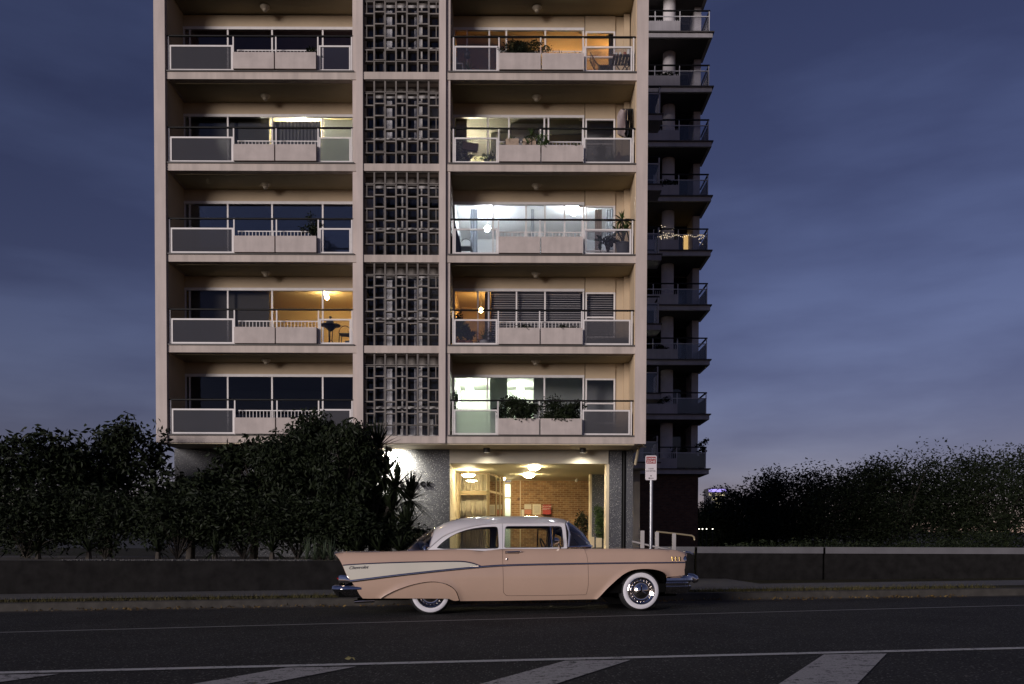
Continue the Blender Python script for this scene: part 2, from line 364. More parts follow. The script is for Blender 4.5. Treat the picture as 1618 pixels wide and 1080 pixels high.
# painted markings: pixel pairs on the road surface
def gpoly(name, pix, up, mat):
    pts = [PG(*p, up) for p in pix]; return struct(MB().quad(*[(p.x, p.y, p.z) for p in pts]).build(name, mat))
def long_line(name, pa, pb, w, up, mat):
    a, b = PG(*pa, up), PG(*pb, up); d = (b - a).normalized(); n = Vector((-d.y, d.x, 0)); rows = []
    for t in (-60, -10, 0, 6, 20, 60):
        p = a + d * t; p.z = gz(p.x) + up; rows.append([p, p + n * w])
    return struct(MB().grid([[tuple(q) for q in rw] for rw in rows]).build(name, mat))
long_line('edge_line', (490, 986.2), (1128, 969.2), .085, .006, paint('thin_line', (.24, .235, .23), .46))
long_line('lane_line', (490, 1052), (1128, 1036.5), .12, .006, LINE)
a, b = PG(490, 1052), PG(1128, 1036.5); LD = (b - a).normalized(); LN = Vector((-LD.y, LD.x, 0))
c0 = PG(997, 1042, .006); c1 = PG(893, 1043.5, .006); c2 = PG(763, 1079, .006); c3 = PG(923, 1079, .006)
dd = (c2 - c1).normalized(); dl = c1 - c0
for i in range(-4, 5):                        # diagonal bars of the painted median
    off = LD * (i * 2.24); A = [c0 + off, c1 + off, c1 + off + dd * 3.4, c0 + off + dd * 3.4]
    struct(MB().quad(*[(p.x, p.y, gz(p.x) + .006) for p in A]).build('chevron_bar', CHEV))
# a single fallen leaf on the road
q = PG(556, 1040, .01); lf = MB(); r = random.Random(12)
for i in range(2): leaf(lf, Vector((0, 0, .012)), .08, r, .0, .6)
lo = lf.build('fallen_leaf', leafmat('yellow_leaf', (.07, .065, .035), (.2, .18, .09))); lo.location = (q.x, q.y, gz(q.x) + .006); lo.rotation_euler = (0, 0, .4)
tag(lo, 'single curled yellow leaf lying on the asphalt beside the lane line', 'leaf')

# ------------------------------------------------------------------ the apartment block
B = empty('apartment_building', (XC, FY, 0)); tag(B, 'concrete apartment block with breeze-block screens, balconies and a lit lobby', 'building')
B.matrix_basis = Matrix.Translation((XC, FY, 0))
def bb(name, mat, x0, x1, y0, y1, z0, z1, parent=B, bevel=0):      # world-coordinate box as a part
    o = MB().box(x0 - XC, x1 - XC, y0 - FY, y1 - FY, z0, z1).build(name, mat, None, bevel=bevel)
    o.parent = parent; 
    return o
def bm_(name, mat, mb, parent=B, smooth=False):
    mb.v = [(v[0] - XC, v[1] - FY, v[2]) for v in mb.v]; o = mb.build(name, mat, None, smooth); o.parent = parent; return o
ZB = zf(0) - .23; ZTOP = zf(5) + .9; NS = 5
# piers and fins
for s in (-1, 1):
    x0, x1 = sorted((XC + s * 1.2145, XC + s * 1.423)); bb('pier', PIERM, x0, x1, FY - .07, FY + .5, ZB, ZTOP)
    x0, x1 = sorted((XC + s * 1.423, XC + s * 1.558)); bb('side_wall', PIERM, x0, x1, FY + .03, BY + .3, ZB, ZTOP)
    x0, x1 = sorted((XC + s * 7.497, XC + s * 7.85)); bb('pier', PIERM, x0, x1, FY - .07, BY + 4.4, ZB, ZTOP)
    x0, x1 = sorted((XC + s * 7.47, XC + s * 7.497)); bb('pier_lining', BEIGE, x0, x1, FY + .06, BY, zf(0), zf(5) - .2)
bb('upper_storeys', PIERM, XC - 7.84, XC + 7.84, FY + .3, BY + 4.4, zf(5) - .005, zf(5) + 12)
bb('parapet', CONC, XC - 7.497, XC + 7.497, FY, FY + .25, zf(5), ZTOP - .1)
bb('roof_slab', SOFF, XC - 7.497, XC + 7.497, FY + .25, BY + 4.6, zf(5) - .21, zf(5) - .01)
for k in range(6):                                                   # spandrel beams of the screen bay
    bb('spandrel_beam', CONC, XC - 1.2145, XC + 1.2145, FY - .03, FY + .45, zf(k) - .23, zf(k))
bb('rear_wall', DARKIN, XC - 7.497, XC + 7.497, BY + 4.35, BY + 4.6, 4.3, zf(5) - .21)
# balconies -------------------------------------------------------
def balcony(k, s, posts, panels, boxes, picks, glass, x_in, x_out):
    """k storey; posts/panels/boxes/picks in world X"""
    z = zf(k); xa, xb = sorted((XC + s * 1.423, XC + s * 7.497))
    bal = bb('balcony', CONC, xa, xb, FY, BY + .02, z - .225, z)
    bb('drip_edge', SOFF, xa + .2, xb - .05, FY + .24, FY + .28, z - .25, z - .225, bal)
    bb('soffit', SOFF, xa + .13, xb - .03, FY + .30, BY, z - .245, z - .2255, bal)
    lo, hi = sorted((XC + s * 1.50, XC + s * 7.49)); bb('nosing', NOSE, lo, hi, FY - .035, FY + .3, z + .001, z + .045, bal)
    bb('balcony_floor', NOSE, lo + .06, hi - .03, FY + .3, BY, z + .001, z + .043, bal)
    zt = z + .045; lo, hi = sorted((x_in, x_out))
    bb('handrail', BLACK, lo, hi, FY + .03, FY + .10, z + 1.135, z + 1.185, bal, .012)
    for x in posts: bb('post', WHITE, x - .02, x + .02, FY + .045, FY + .085, zt, z + 1.135, bal)
    for (x0, x1), g in zip(panels, glass):
        m = MB(); t = .05; y0, y1 = FY + .048, FY + .082; z0, z1 = zt + .02, z + .87
        m.box(x0, x1, y0, y1, z1 - t, z1); m.box(x0, x1, y0, y1, z0, z0 + t); m.box(x0, x0 + t, y0, y1, z0 + t, z1 - t); m.box(x1 - t, x1, y0, y1, z0 + t, z1 - t)
        bm_('panel_frame', WHITE, m, bal)
        bm_('glass_panel', g, MB().box(x0 + t - .005, x1 - t + .005, FY + .062, FY + .070, z0 + t - .005, z1 - t + .005), bal)
    for x0, x1 in boxes:
        m = MB(); y0, y1 = FY - .11, FY + .27; z0, z1 = z + .05, z + .565; t = .045
        m.box(x0, x1, y0, y0 + t, z0, z1); m.box(x0, x1, y1 - t, y1, z0, z1); m.box(x0, x0 + t, y0 + t, y1 - t, z0, z1); m.box(x1 - t, x1, y0 + t, y1 - t, z0, z1); m.box(x0 + t, x1 - t, y0 + t, y1 - t, z0, z0 + t)
        pb = bm_('planter_box', PLANT, m, bal); bb('soil', SOIL, x0 + t, x1 - t, y0 + t, y1 - t, z1 - .12, z1 - .06, bal)
    lo, hi = picks; yk = FY + .30
    bb('picket_rail', WHITE, lo, hi, yk, yk + .035, z + .84, z + .87, bal)
    n = int((hi - lo) / .113); first = None
    for i in range(n + 1):
        x = lo + .02 + (hi - lo - .04) * i / n
        if not first: first = bb('picket', WHITE, x - .009, x + .009, yk + .008, yk + .026, zt, z + .84, bal); fx = x
        else: share(first, 'picket', bal, (x - fx, 0, 0))
    return bal
RG = [(FROST, SMOKE), (BGLASS, SMOKE), (GLASS, BGLASS), (BGLASS, SMOKE), (BGLASS, BGLASS)]
for k in range(NS):
    X = lambda p: PY(p, 403.5, FY + .06).x
    balcony(k, 1, [X(716), X(787.5), X(853), X(919.5), X(999)], [(X(717.5), X(786)), (X(921.5), X(997))], [(X(788), X(852.8)), (X(854.8), X(920))], (X(788.5), X(919)), RG[k], X(711.5), X(1002.5))
    LG = [SMOKE, GLASS, GLASS, FROST, BGLASS][k]
    balcony(k, -1, [X(556), X(503), X(437), X(370), X(268)], [(X(504.5), X(554.5)), (X(270), X(369))], [(X(437.8), X(501.5)), (X(372), X(435.8))], (X(372), X(502)), (LG, SMOKE), X(559.5), X(266))
# balcony ceiling lamps (unlit)
for k in range(NS):
    for px in (847, 420):
        p = PY(px, 403.5, FY + .95); m = MB().lathe([(.001, -.16), (.05, -.155), (.075, -.13), (.075, -.10), (.09, -.09), (.15, -.03), (.16, 0)], (p.x, FY + .95, zf(k + 1) - .245), 16)
        bm_('ceiling_lamp', M('lamp_shade', (.45, .38, .28), .5), m, B, True)

# recessed window walls -------------------------------------------------------
def wall_bay(k, s, mull, door=None, blinds=()):
    z = zf(k); zc = zf(k + 1) - .247; zh = z + 2.16
    xin, xout = XC + s * 1.558, XC + s * 7.47
    xe = XB(924, k) if s > 0 else xout
    a, b = sorted((xin, xe)); 
    bb('head_panel', BEIGE, a, b - .012, BY, BY + .10, zh + .09, zc)
    w = bb('window', WHITE, a, b - .02, BY - .03, BY + .07, zh, zh + .09)
    fm = MB(); xs_ = sorted([a + .03] + mull + [b - .05])
    for x in xs_: fm.box(x - .026, x + .026, BY - .01, BY + .05, z + .045, zh)
    fm.box(a + .06, b - .08, BY, BY + .045, z + .045, z + .10)
    bm_('window_frame', WHITE, fm, w)
    for x0, x1 in zip(xs_, xs_[1:]):
        if x1 - x0 > .12: bb('pane', GLASSB if (k == 2 and s < 0) else GLASS, x0 + .02, x1 - .02, BY + .018, BY + .024, z + .09, zh - .002, w)
    if s > 0:
        x0, x1 = XB(924.5, k), XB(972, k); bb('head_panel', BEIGE, x0, x1, BY - .02, BY + .10, zh - .02, zc)
        d = MB(); t = .055; d.box(x0 + .01, x1, BY - .015, BY + .05, zh - .02 - t, zh - .021)
        d.box(x0 + .01, x0 + t, BY - .015, BY + .05, z + .045, zh - .02 - t); d.box(x1 - t, x1, BY - .015, BY + .05, z + .045, zh - .02 - t)
        for zz in (z + 1.28, z + .62, z + .05): d.box(x0 + t, x1 - t, BY - .01, BY + .045, zz, zz + .045)
        dw = bm_('louvre_window', WHITE, d); bb('pane', GLASS, x0 + t - .005, x1 - t + .005, BY + .016, BY + .022, z + .06, zh - .03 - t, dw)
        bb('panel_backing', BEIGE, x0 - .2, x0 + .2, BY + .11, BY + .14, zh - .02, zc)
        bb('recess_wall', BEIGE, XB(972.3, k), XC + 7.497, BY + .03, BY + .12, z + .045, zc)
        bb('corner_post', BEIGE, XB(985, k), XB(994, k), BY - .14, BY + .03, z + .045, zc)
        bm_('downpipe', BLACK if k in (3, 4) else BEIGE, MB().tube([(XB(997.5, k), BY - .08, z + .045), (XB(997.5, k), BY - .08, zc)], .03, 8))
def room(k, s, wall, ceil=None, depth=4.3, x0=None, x1=None, floor=(.12, .09, .07)):
    z0, z1 = zf(k) + .04, zf(k) + 2.52; a, b = sorted((XC + s * 1.56, XC + s * 7.47))
    if x0 is not None: a = x0
    if x1 is not None: b = x1
    y0, y1 = BY + .11, BY + depth; m = M('room_wall_%02x%02x%02x' % tuple(int(c * 255) for c in wall), wall, .8)
    bb('room_wall', m, a, b, y1, y1 + .04, z0, z1); bb('room_wall', m, a, a + .03, y0, y1, z0, z1); bb('room_wall', m, b - .03, b, y0, y1, z0, z1)
    bb('room_ceiling', M('room_ceiling_%d' % int(100 * (ceil or wall)[0]), ceil or wall, .8), a, b, y0, y1, z1, z1 + .03)
    bb('room_floor', M('room_floor', floor, .6), a, b, y0, y1, z0 - .03, z0)
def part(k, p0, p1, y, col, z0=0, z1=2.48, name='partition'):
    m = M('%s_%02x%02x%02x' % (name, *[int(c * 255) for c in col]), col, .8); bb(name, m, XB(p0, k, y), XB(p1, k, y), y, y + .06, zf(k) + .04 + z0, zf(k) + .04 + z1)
def lamp(k, px, y, py, col, st, rad=.12, name='room_lamp'):
    q = PY(px, py, y); x = q.x; dz = q.z - zf(k); e = EM('glow_%d_%d' % (k, px), col, st); bm_(name, e, MB().ball((x, y, zf(k) + dz), rad, 14, 8), B, True)
    bm_('lamp_stem', WHITE, MB().tube([(x, y, zf(k) + dz + rad * .9), (x, y, zf(k) + 2.55)], .012, 6))
def curtain(k, p0, p1, y, mat, z1=2.12, folds=6, name='curtain'):
    x0, x1 = XB(p0, k, y), XB(p1, k, y); n = folds * 8; rows = []
    for zz in (zf(k) + .06, zf(k) + z1): rows.append([(x0 + (x1 - x0) * i / n, y + .016 * math.sin(6.283 * folds * i / n), zz) for i in range(n + 1)])
    bm_(name, mat, MB().grid(rows), B, True)
def blind(k, p0, p1, y, z0=.35, z1=2.1):
    x0, x1 = XB(p0, k, y), XB(p1, k, y); h = bb('blind', M('blind_grey', (.62, .58, .56), .6), x0, x1, y - .02, y + .03, zf(k) + z1, zf(k) + z1 + .05); first = None; n = int((z1 - z0) / .075)
    for i in range(n):
        if not first:
            m = MB(); m.quad((x0, y - .02, zf(k) + z1 - .07), (x1, y - .02, zf(k) + z1 - .07), (x1, y + .025, zf(k) + z1 - .035), (x0, y + .025, zf(k) + z1 - .035)); first = bm_('slat', MATS['blind_grey'], m, h)
        else: share(first, 'slat', h, (0, 0, -.075 * i))
MU = {0: [770, 860], 1: [755, 772, 816, 861], 2: [717.5, 779, 831, 861, 892], 3: [771, 804, 860, 866.5], 4: [738, 773, 800, 861.5]}
for k in range(NS):
    wall_bay(k, 1, [XB(p, k) for p in MU[k]]); wall_bay(k, -1, [XB(p, k) for p in (510, 430, 360, 300)])
SHEER = GL('sheer_curtain', (.8, .8, .8), .0, .8, (.80, .80, .76))
# storey 1: white-green light behind a dark partition
room(0, 1, (.62, .66, .58), depth=4.2); part(0, 774, 801.5, BY + 1.4, (.26, .31, .28)); part(0, 843, 921, BY + 1.4, (.26, .28, .27)); part(0, 922, 975, BY + 1.0, (.16, .165, .17))
lamp(0, 742, BY + 2.6, 614, (.93, 1, .86), 300, .13); lamp(0, 822, BY + 3.0, 614, (.93, 1, .86), 170, .12)
# storey 2: warm lamp at the left, venetian blinds to the right
room(1, 1, (.55, .38, .17), (.5, .36, .18), depth=3.2); part(1, 766, 774, BY + 1.2, (.10, .09, .09)); lamp(1, 760, BY + 1.5, 490, (1, .66, .27), 130, .08, 'wall_lamp')
for p0, p1 in ((777, 814), (818, 859), (863, 917)): blind(1, p0, p1, BY + .22)
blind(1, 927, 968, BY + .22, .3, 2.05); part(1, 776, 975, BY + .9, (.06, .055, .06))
# storey 3: bright cool-white living room
room(2, 1, (.80, .82, .84), (.85, .87, .88), depth=4.2); lamp(2, 770, BY + 1.4, 361, (.88, .95, 1), 320, .10); lamp(2, 907, BY + 1.0, 335, (.88, .95, 1), 250, .11)
GC = GL('grey_voile', (.15, .16, .18), 0, .9, (.42, .45, .52)); WC = GL('pale_voile', (.3, .3, .32), 0, .85, (.6, .63, .68))
curtain(2, 743, 754.5, BY + .25, GC, folds=3); curtain(2, 839, 844, BY + .25, WC, folds=2); curtain(2, 940, 951, BY + .25, M('taupe_curtain', (.30, .25, .23), .9), folds=3); curtain(2, 958, 970, BY + .25, WC, folds=3)
part(2, 931, 937.5, BY + 2.0, (.08, .10, .14), .62, .98, 'picture_frame'); part(2, 932.2, 936.3, BY + 1.98, (.55, .58, .6), .67, .93, 'picture')
# storey 4: pale yellow wall seen past dark partitions
room(3, 1, (.50, .47, .30), (.12, .11, .10), depth=3.6); part(3, 706, 737.5, BY + .9, (.07, .065, .075)); part(3, 776, 806, BY + 1.8, (.55, .55, .48)); part(3, 807, 864, BY + 1.1, (.36, .36, .40)); part(3, 866, 922, BY + 1.9, (.36, .29, .14)); part(3, 923, 975, BY + 1.0, (.42, .41, .42))
lamp(3, 745, BY + 2.2, 262, (1, .95, .66), 800, .10); lamp(3, 905, BY + 2.4, 200, (1, .9, .6), 260, .07)
# storey 5: dim mauve to the left, orange lamplight to the right
room(4, 1, (.55, .36, .18), (.5, .32, .16), depth=3.4); part(4, 706, 800, BY + 1.5, (.34, .25, .24)); part(4, 962, 970, BY + .5, (.02, .025, .03))
lamp(4, 985, BY + 1.6, 95, (1, .58, .22), 260, .10); lamp(4, 880, BY + 2.2, 110, (1, .58, .22), 120, .09)
# rooms of the other flats
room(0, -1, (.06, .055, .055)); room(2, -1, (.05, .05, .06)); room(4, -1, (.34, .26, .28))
room(1, -1, (.62, .44, .19), (.6, .45, .22), depth=3.4); lamp(1, 512, BY + 1.2, 463, (1, .78, .42), 330, .05); lamp(1, 516.5, BY + 1.2, 470, (1, .78, .42), 330, .07)
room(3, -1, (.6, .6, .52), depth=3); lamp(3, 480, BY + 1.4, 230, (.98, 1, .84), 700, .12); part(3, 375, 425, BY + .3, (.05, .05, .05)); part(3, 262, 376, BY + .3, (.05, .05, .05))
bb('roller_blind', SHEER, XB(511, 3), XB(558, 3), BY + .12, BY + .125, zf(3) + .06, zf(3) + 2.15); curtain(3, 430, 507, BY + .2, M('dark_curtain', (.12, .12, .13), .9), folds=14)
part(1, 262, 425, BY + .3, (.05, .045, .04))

# breeze-block screens -------------------------------------------------------
PW, T = 2.429 / 7, .020
def block_mesh(extra):
    m = MB(); w = PW / 2 - .004; h = (2.8845 - .23) / 7 / 2 + .001; d0, d1 = .03, .18
    m.box(-w, -w + T, d0, d1, -h, h); m.box(w - T, w, d0, d1, -h, h); m.box(-w + T, w - T, d0, d1, -h, -h + T); m.box(-w + T, w - T, d0, d1, h - T, h)
    if extra: m.box(extra * (w - .105) - T / 2, extra * (w - .105) + T / 2, d0 + .002, d1 - .002, -h + T, h - T)
    return m
protos = {}
for e in (0, -1, 1):
    o = block_mesh(e).build('breeze_block', BLOCK); protos[e] = o.data; bpy.data.objects.remove(o)
RH = (2.8845 - .23) / 7
for k in range(NS):
    scr = bb('breeze_screen', BLOCK, XC - 1.2145, XC + 1.2145, FY + .29, FY + .33, zf(k), zf(k) + .03)
    for c in range(7):
        for j in range(7):
            e = 0
            if j % 2 == 1 and c in (0, 6): e = -1 if c == 0 else 1
            if c % 2 == 0: dz, ds = -.028, 0
            else: dz, ds = .028, 0
            o = bpy.data.objects.new('breeze_block', protos[e]); COL.objects.link(o); o.parent = scr
            top = zf(k + 1) - .23
            o.location = ((c - 3) * PW, .0 if c % 2 else .006, zf(k) + RH * (j + .5) + (dz if 0 < j < 6 else 0))
    # glazing behind the screen
    y = FY + .46; z0, z1 = zf(k), zf(k + 1) - .23; fr = MB()
    for u in (-1.2, -.62, -.02, .6, 1.2): fr.box(XC + u - .025, XC + u + .025, y - .02, y + .05, z0 + .05, z1 - .35)
    fr.box(XC - 1.2, XC + 1.2, y - .03, y + .05, z1 - .36, z1 - .28); fr.box(XC - 1.2, XC + 1.2, y - .03, y + .05, z0 + .95, z0 + 1.03); fr.box(XC - 1.2, XC + 1.2, y - .03, y + .05, z0 + .04, z0 + .10)
    wn = bm_('window', M('dull_white_frame', (.42, .40, .39), .6), fr); bb('pane', GLASS, XC - 1.2, XC + 1.2, y + .01, y + .016, z0 + .06, z1 - .3, wn)
    bb('sill', M('dull_white_frame', (.4, .4, .4)), XC - 1.2, XC + 1.2, y - .14, y - .03, z0 + .93, z0 + .965)
    bb('head_panel', BLOCK, XC - 1.21, XC + 1.21, y, y + .08, z1 - .28, z1)
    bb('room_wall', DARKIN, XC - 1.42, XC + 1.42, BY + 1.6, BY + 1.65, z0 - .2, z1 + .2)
    cm = [M('net_curtain', (.80, .78, .80), .9, var=.1)] * 5
    for u0, u1 in ([(-.62, -.36), (.36, .6)] if k != 2 else [(-1.2, -.95)]):
        n = 16; zz = (z0 + 1.06, z1 - .4) if k in (3, 4) else (z0 + .12, z1 - .4)
        bm_('curtain', cm[k], MB().grid([[(XC + u0 + (u1 - u0) * i / n, y + .06 + .006 * math.sin(2.36 * i), q) for i in range(n + 1)] for q in zz]), B, True)
    if k == 0:
        for i in range(7):
            u = -1.0 + .3 * i; r = random.Random(40 + i); h = r.uniform(.25, .62); bb('stored_box', M('box_pale_%d' % (i % 3), ((.5, .48, .46), (.2, .2, .22), (.35, .3, .28))[i % 3]), XC + u, XC + u + r.uniform(.12, .26), y + .1, y + .3, z0 + .05, z0 + .05 + h)

# ground storey -------------------------------------------------------
bb('entrance_soffit', CREAM, XC - 7.497, XC + 7.497, FY + .04, BY, ZB - .03, ZB)
XL, XR = XB(710.5, 0), XB(962, 0)
bb('pebble_wall', TERR, XC - 7.85, XL, BY, BY + .25, -.4, ZB - .03)
ZC = PY(850, 732, BY).z
bb('portico_beam', M('beam_paint', (.5, .45, .36), .7, var=.08), XL, XR, BY, BY + .3, ZC, ZB - .031)
bb('lobby_ceiling', M('lobby_ceiling', (.62, .55, .36), .6), XL - .1, XR + .7, BY + .3, 36.3, ZC + .002, ZC + .05)
bb('upper_slab', DARKIN, XC - 7.8, XR + .7, BY + .3, 36.4, ZC + .06, 4.29)
xc0, xc1 = XB(963.5, 0), XB(1001, 0)
bb('portico_column', TERR, xc0, XB(983, 0), BY + .0, BY + .7, -.3, ZB - .031); bb('portico_column', TERR, XB(990.5, 0), xc1, BY + .02, BY + .7, -.3, ZB - .031)
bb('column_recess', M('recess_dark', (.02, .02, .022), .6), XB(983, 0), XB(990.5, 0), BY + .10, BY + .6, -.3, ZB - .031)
bm_('downpipe', BLACK, MB().tube([(XB(987, 0), BY + .05, -.2), (XB(987, 0), BY + .05, ZB - .04)], .05, 10))
bb('column_edging', CREAM, XB(959, 0), XB(963.3, 0), BY + .04, BY + .7, -.3, ZC)
m = MB().box(xc1 + .02, xc1 + .30, FY + .5, FY + .62, ZB - .03, ZB); bm_('gutter_bracket', CREAM, m)
bm_('rainwater_chute', CREAM, MB().tube([(xc1 + .06, BY - .1, ZB - .52), (xc1 + .10, BY - .5, ZB - .05)], .05, 8))
# left return wall, curtained lobby window, door, brick end wall
bb('lobby_side_wall', CREAM, XL - .1, XL, BY + .25, 32.5, -.2, ZC)
y = 32.5; lx = lambda p: PY(p, 780, y).x; z_ = lambda q, yy=32.5: PY(760, q, yy).z
bb('lobby_wall', CREAM, XL, lx(726), y, y + .12, -.2, ZC)
fr = MB(); FRM = M('bronze_frame', (.30, .23, .13), .4, .3)
for x in (lx(726), lx(771)): fr.box(x - .03, x + .03, y - .03, y + .06, 0, ZC)
fr.box(lx(726), lx(771), y - .03, y + .06, z_(782), z_(775)); fr.box(lx(726), lx(771), y - .03, y + .06, ZC - .06, ZC)
lw = bm_('lobby_window', FRM, fr); bb('pane', GLASS, lx(726), lx(771), y + .01, y + .018, 0, ZC - .05, lw)
CC = M('lobby_curtain', (.78, .68, .48), .9, var=.1, scale=5)
n = 90; bm_('lobby_curtain', CC, MB().grid([[(lx(723) + (lx(774) - lx(723)) * i / n, y + .3 + .014 * math.sin(i * .9) + .01 * math.sin(i * .37), q) for i in range(n + 1)] for q in (0, ZC)]), B, True)
# angled glazed screen running back to the door
p0 = Vector((lx(772.5), 32.5, 0)); p1 = Vector((PY(795, 780, 34.6).x, 34.6, 0))
fr = MB()
for t in (0, .5, .78, 1):
    q = p0.lerp(p1, t); fr.box(q.x - .03, q.x + .03, q.y - .03, q.y + .03, 0, ZC - .02)
for zz in (ZC - .07, z_(777), .05): fr.quad((p0.x, p0.y, zz), (p1.x, p1.y, zz), (p1.x, p1.y, zz + .08), (p0.x, p0.y, zz + .08))
sg = bm_('glazed_screen', FRM, fr); bm_('pane', GLASS, MB().quad((p0.x, p0.y + .01, 0), (p1.x, p1.y + .01, 0), (p1.x, p1.y + .01, ZC - .05), (p0.x, p0.y + .01, ZC - .05)), sg)
n = 30; bm_('lobby_curtain', CC, MB().grid([[(p0.x - .25 + (p1.x - p0.x) * .75 * i / n, p0.y + .35 + (p1.y - p0.y) * .75 * i / n + .014 * math.sin(i * .9), q) for i in range(n + 1)] for q in (0, ZC)]), B, True)
y2 = 36.2; bx = lambda p: PY(p, 780, y2).x
bb('brick_wall', BRICK, bx(808), bx(958), y2, y2 + .2, -.3, ZC)
bb('door_wall', CREAM, XL - .2, bx(797), y2, y2 + .1, -.2, ZC)
LD2 = M('lit_wall', (.75, .78, .66), .7); bb('stair_hall_wall', LD2, bx(790), bx(812), y2 + 2.0, y2 + 2.1, -.2, ZC); bb('stair_hall_wall', LD2, bx(808) + .02, bx(808) + .1, y2 + .2, y2 + 2, -.2, ZC)
fr = MB()
for x in (bx(797.2), bx(807.4)): fr.box(x - .025, x + .025, y2 + .02, y2 + .1, 0, ZC - .02)
for q in (786, 763): fr.box(bx(797), bx(807.5), y2 + .02, y2 + .1, PY(800, q, y2).z - .04, PY(800, q, y2).z + .04)
dr = bm_('lobby_door', FRM, fr); bb('pane', GLASS, bx(797.4), bx(807.2), y2 + .05, y2 + .056, 0, ZC - .1, dr)
bm_('hall_lamp', EM('hall_glow', (.95, 1, .8), 260), MB().ball(((bx(797) + bx(808)) / 2 - .3, y2 + 1.2, ZC - .35), .11, 12, 8), B, True)
# lobby lamps: two lit domes on the ceiling, one more in the lobby
for px, yy, st in ((844, 30.05, 190), (835.5, 33.2, 190), (790, 35.0, 60)):
    x = PY(px, 740, yy).x; bm_('dome_lamp', EM('dome_glow_%d' % px, (1, .84, .52), st), MB().lathe([(.001, -.13), (.11, -.12), (.19, -.07), (.22, -.015), (.2, 0)], (x, yy, ZC), 18), B, True)
px = 740; x = PY(px, 753, 31.3).x; bm_('curtain_fill_lamp', EM('curtain_fill_glow', (1, .86, .55), 80), MB().lathe([(.001, -.28), (.14, -.265), (.23, -.22), (.25, -.19), (.2, -.18)], (x, 31.3, ZC), 18), B, True); bm_('lamp_stem', FRM, MB().tube([(x, 31.3, ZC - .185), (x, 31.3, ZC)], .012, 6))  # lamp added in front of the window to brighten the curtains
# back column, small fittings on the brick wall
y3 = 33.1; cx = lambda p: PY(p, 780, y3).x
bb('portico_column', TERR, cx(935.5), cx(960), y3, y3 + .5, -.3, ZC); bb('column_edging', CREAM, cx(932), cx(935.3), y3 - .02, y3 + .5, -.3, ZC)
wy = y2 - .06
def plate(name, mat, p0, q0, p1, q1, d=.05, extra=0):
    a, b = PY(p0, q0, y2), PY(p1, q1, y2); return bb(name, mat, a.x, b.x, y2 - d - extra, y2 - .002 - extra, b.z, a.z)
NOTE = M('notice_paper', (.62, .56, .44), .7, var=.12, scale=20); REDB = M('red_paint', (.42, .03, .02), .45)
plate('notice', NOTE, 828.5, 796.5, 839.5, 804); plate('notice', M('pink_paper', (.55, .22, .14), .7), 828.7, 805, 839.5, 812); nb = plate('notice_board', M('board_frame', (.75, .68, .5), .6), 841.5, 796.5, 854.5, 813)
plate('notice_sheet', NOTE, 843, 798.5, 853, 811, .02, .05); plate('intercom', M('intercom', (.7, .66, .55), .5), 824, 805, 828.2, 815.5); plate('meter_shelf', CREAM, 824, 815.5, 851, 823, .35)
rb = plate('fire_cabinet', REDB, 857.5, 797.5, 870.5, 812.5, .22)
c = PY(864, 801.4, y2); text('lettering', 'BOOSTER', .088, M('white_letter', (.7, .65, .6)), B, (c.x - XC, y2 - .226 - FY, c.z), extrude=.002, align='CENTER'); text('lettering', 'ASSEMBLY', .088, MATS['white_letter'], B, (c.x - XC, y2 - .226 - FY, c.z - .10), extrude=.002, align='CENTER')
bm_('conduit', CREAM, MB().tube([(bx(822.2), y2 - .03, 0), (bx(822.2), y2 - .03, ZC)], .022, 8)); p = PY(819.5, 788, y2); bm_('alarm_bell', M('bell_brown', (.12, .05, .03), .5), MB().lathe([(.06, 0), (.06, .03), (.02, .06)], (p.x, y2, p.z), 14, 'Y'), B, True)
p = PY(911, 762, 35.4); bm_('security_camera', M('camera_shell', (.5, .45, .38), .4), MB().lathe([(.001, -.13), (.05, -.11), (.07, -.05), (.07, .0)], (p.x, 35.4, ZC), 14), B, True)
# downlights under the entrance soffit
def downlight(px, st, spot, cone=100, tilt=10):
    y = FY + .95; p = PY(px, 706, y); x = p.x; zt = ZB - .03
    d = bm_('downlight', M('downlight_case', (.06, .055, .05), .5), MB().lathe([(.10, 0), (.11, -.01), (.11, -.15), (.095, -.15), (.09, -.12)], (x, y, zt), 18), B, True)
    bm_('bulb', EM('downlight_glow_%d' % px, (1, .93, .72), st), MB().lathe([(.085, -.125), (.001, -.127)], (x, y, zt), 16, cap=False), d)
    l = bpy.data.lights.new('downlight_beam', 'SPOT'); l.energy = spot; l.spot_size = R_(cone); l.spot_blend = .9; l.color = (1, .95, .80); l.shadow_soft_size = .06
    o = bpy.data.objects.new('downlight_beam', l); COL.objects.link(o); o.location = (x - XC, y - FY, zt - .16); o.rotation_euler = (R_(tilt), 0, 0); o.parent = d
downlight(769, 14, 45, 150, 10); downlight(921, 14, 95, 150, 10)
downlight(614, 16, 2600, 150, 62)
# letters on the pebble wall
LETM = M('letter_metal', (.004, .004, .004), .8, spec=0); px = [603, 613, 622, 632, 643, 654, 664, 674]
for ch, q in zip('TORBRECK', px):
    p = PY(q, 768.3, BY); text('letter', ch, .235, LETM, B, (p.x - XC, -.03 + BY - FY, p.z), extrude=.02, bold=.006)
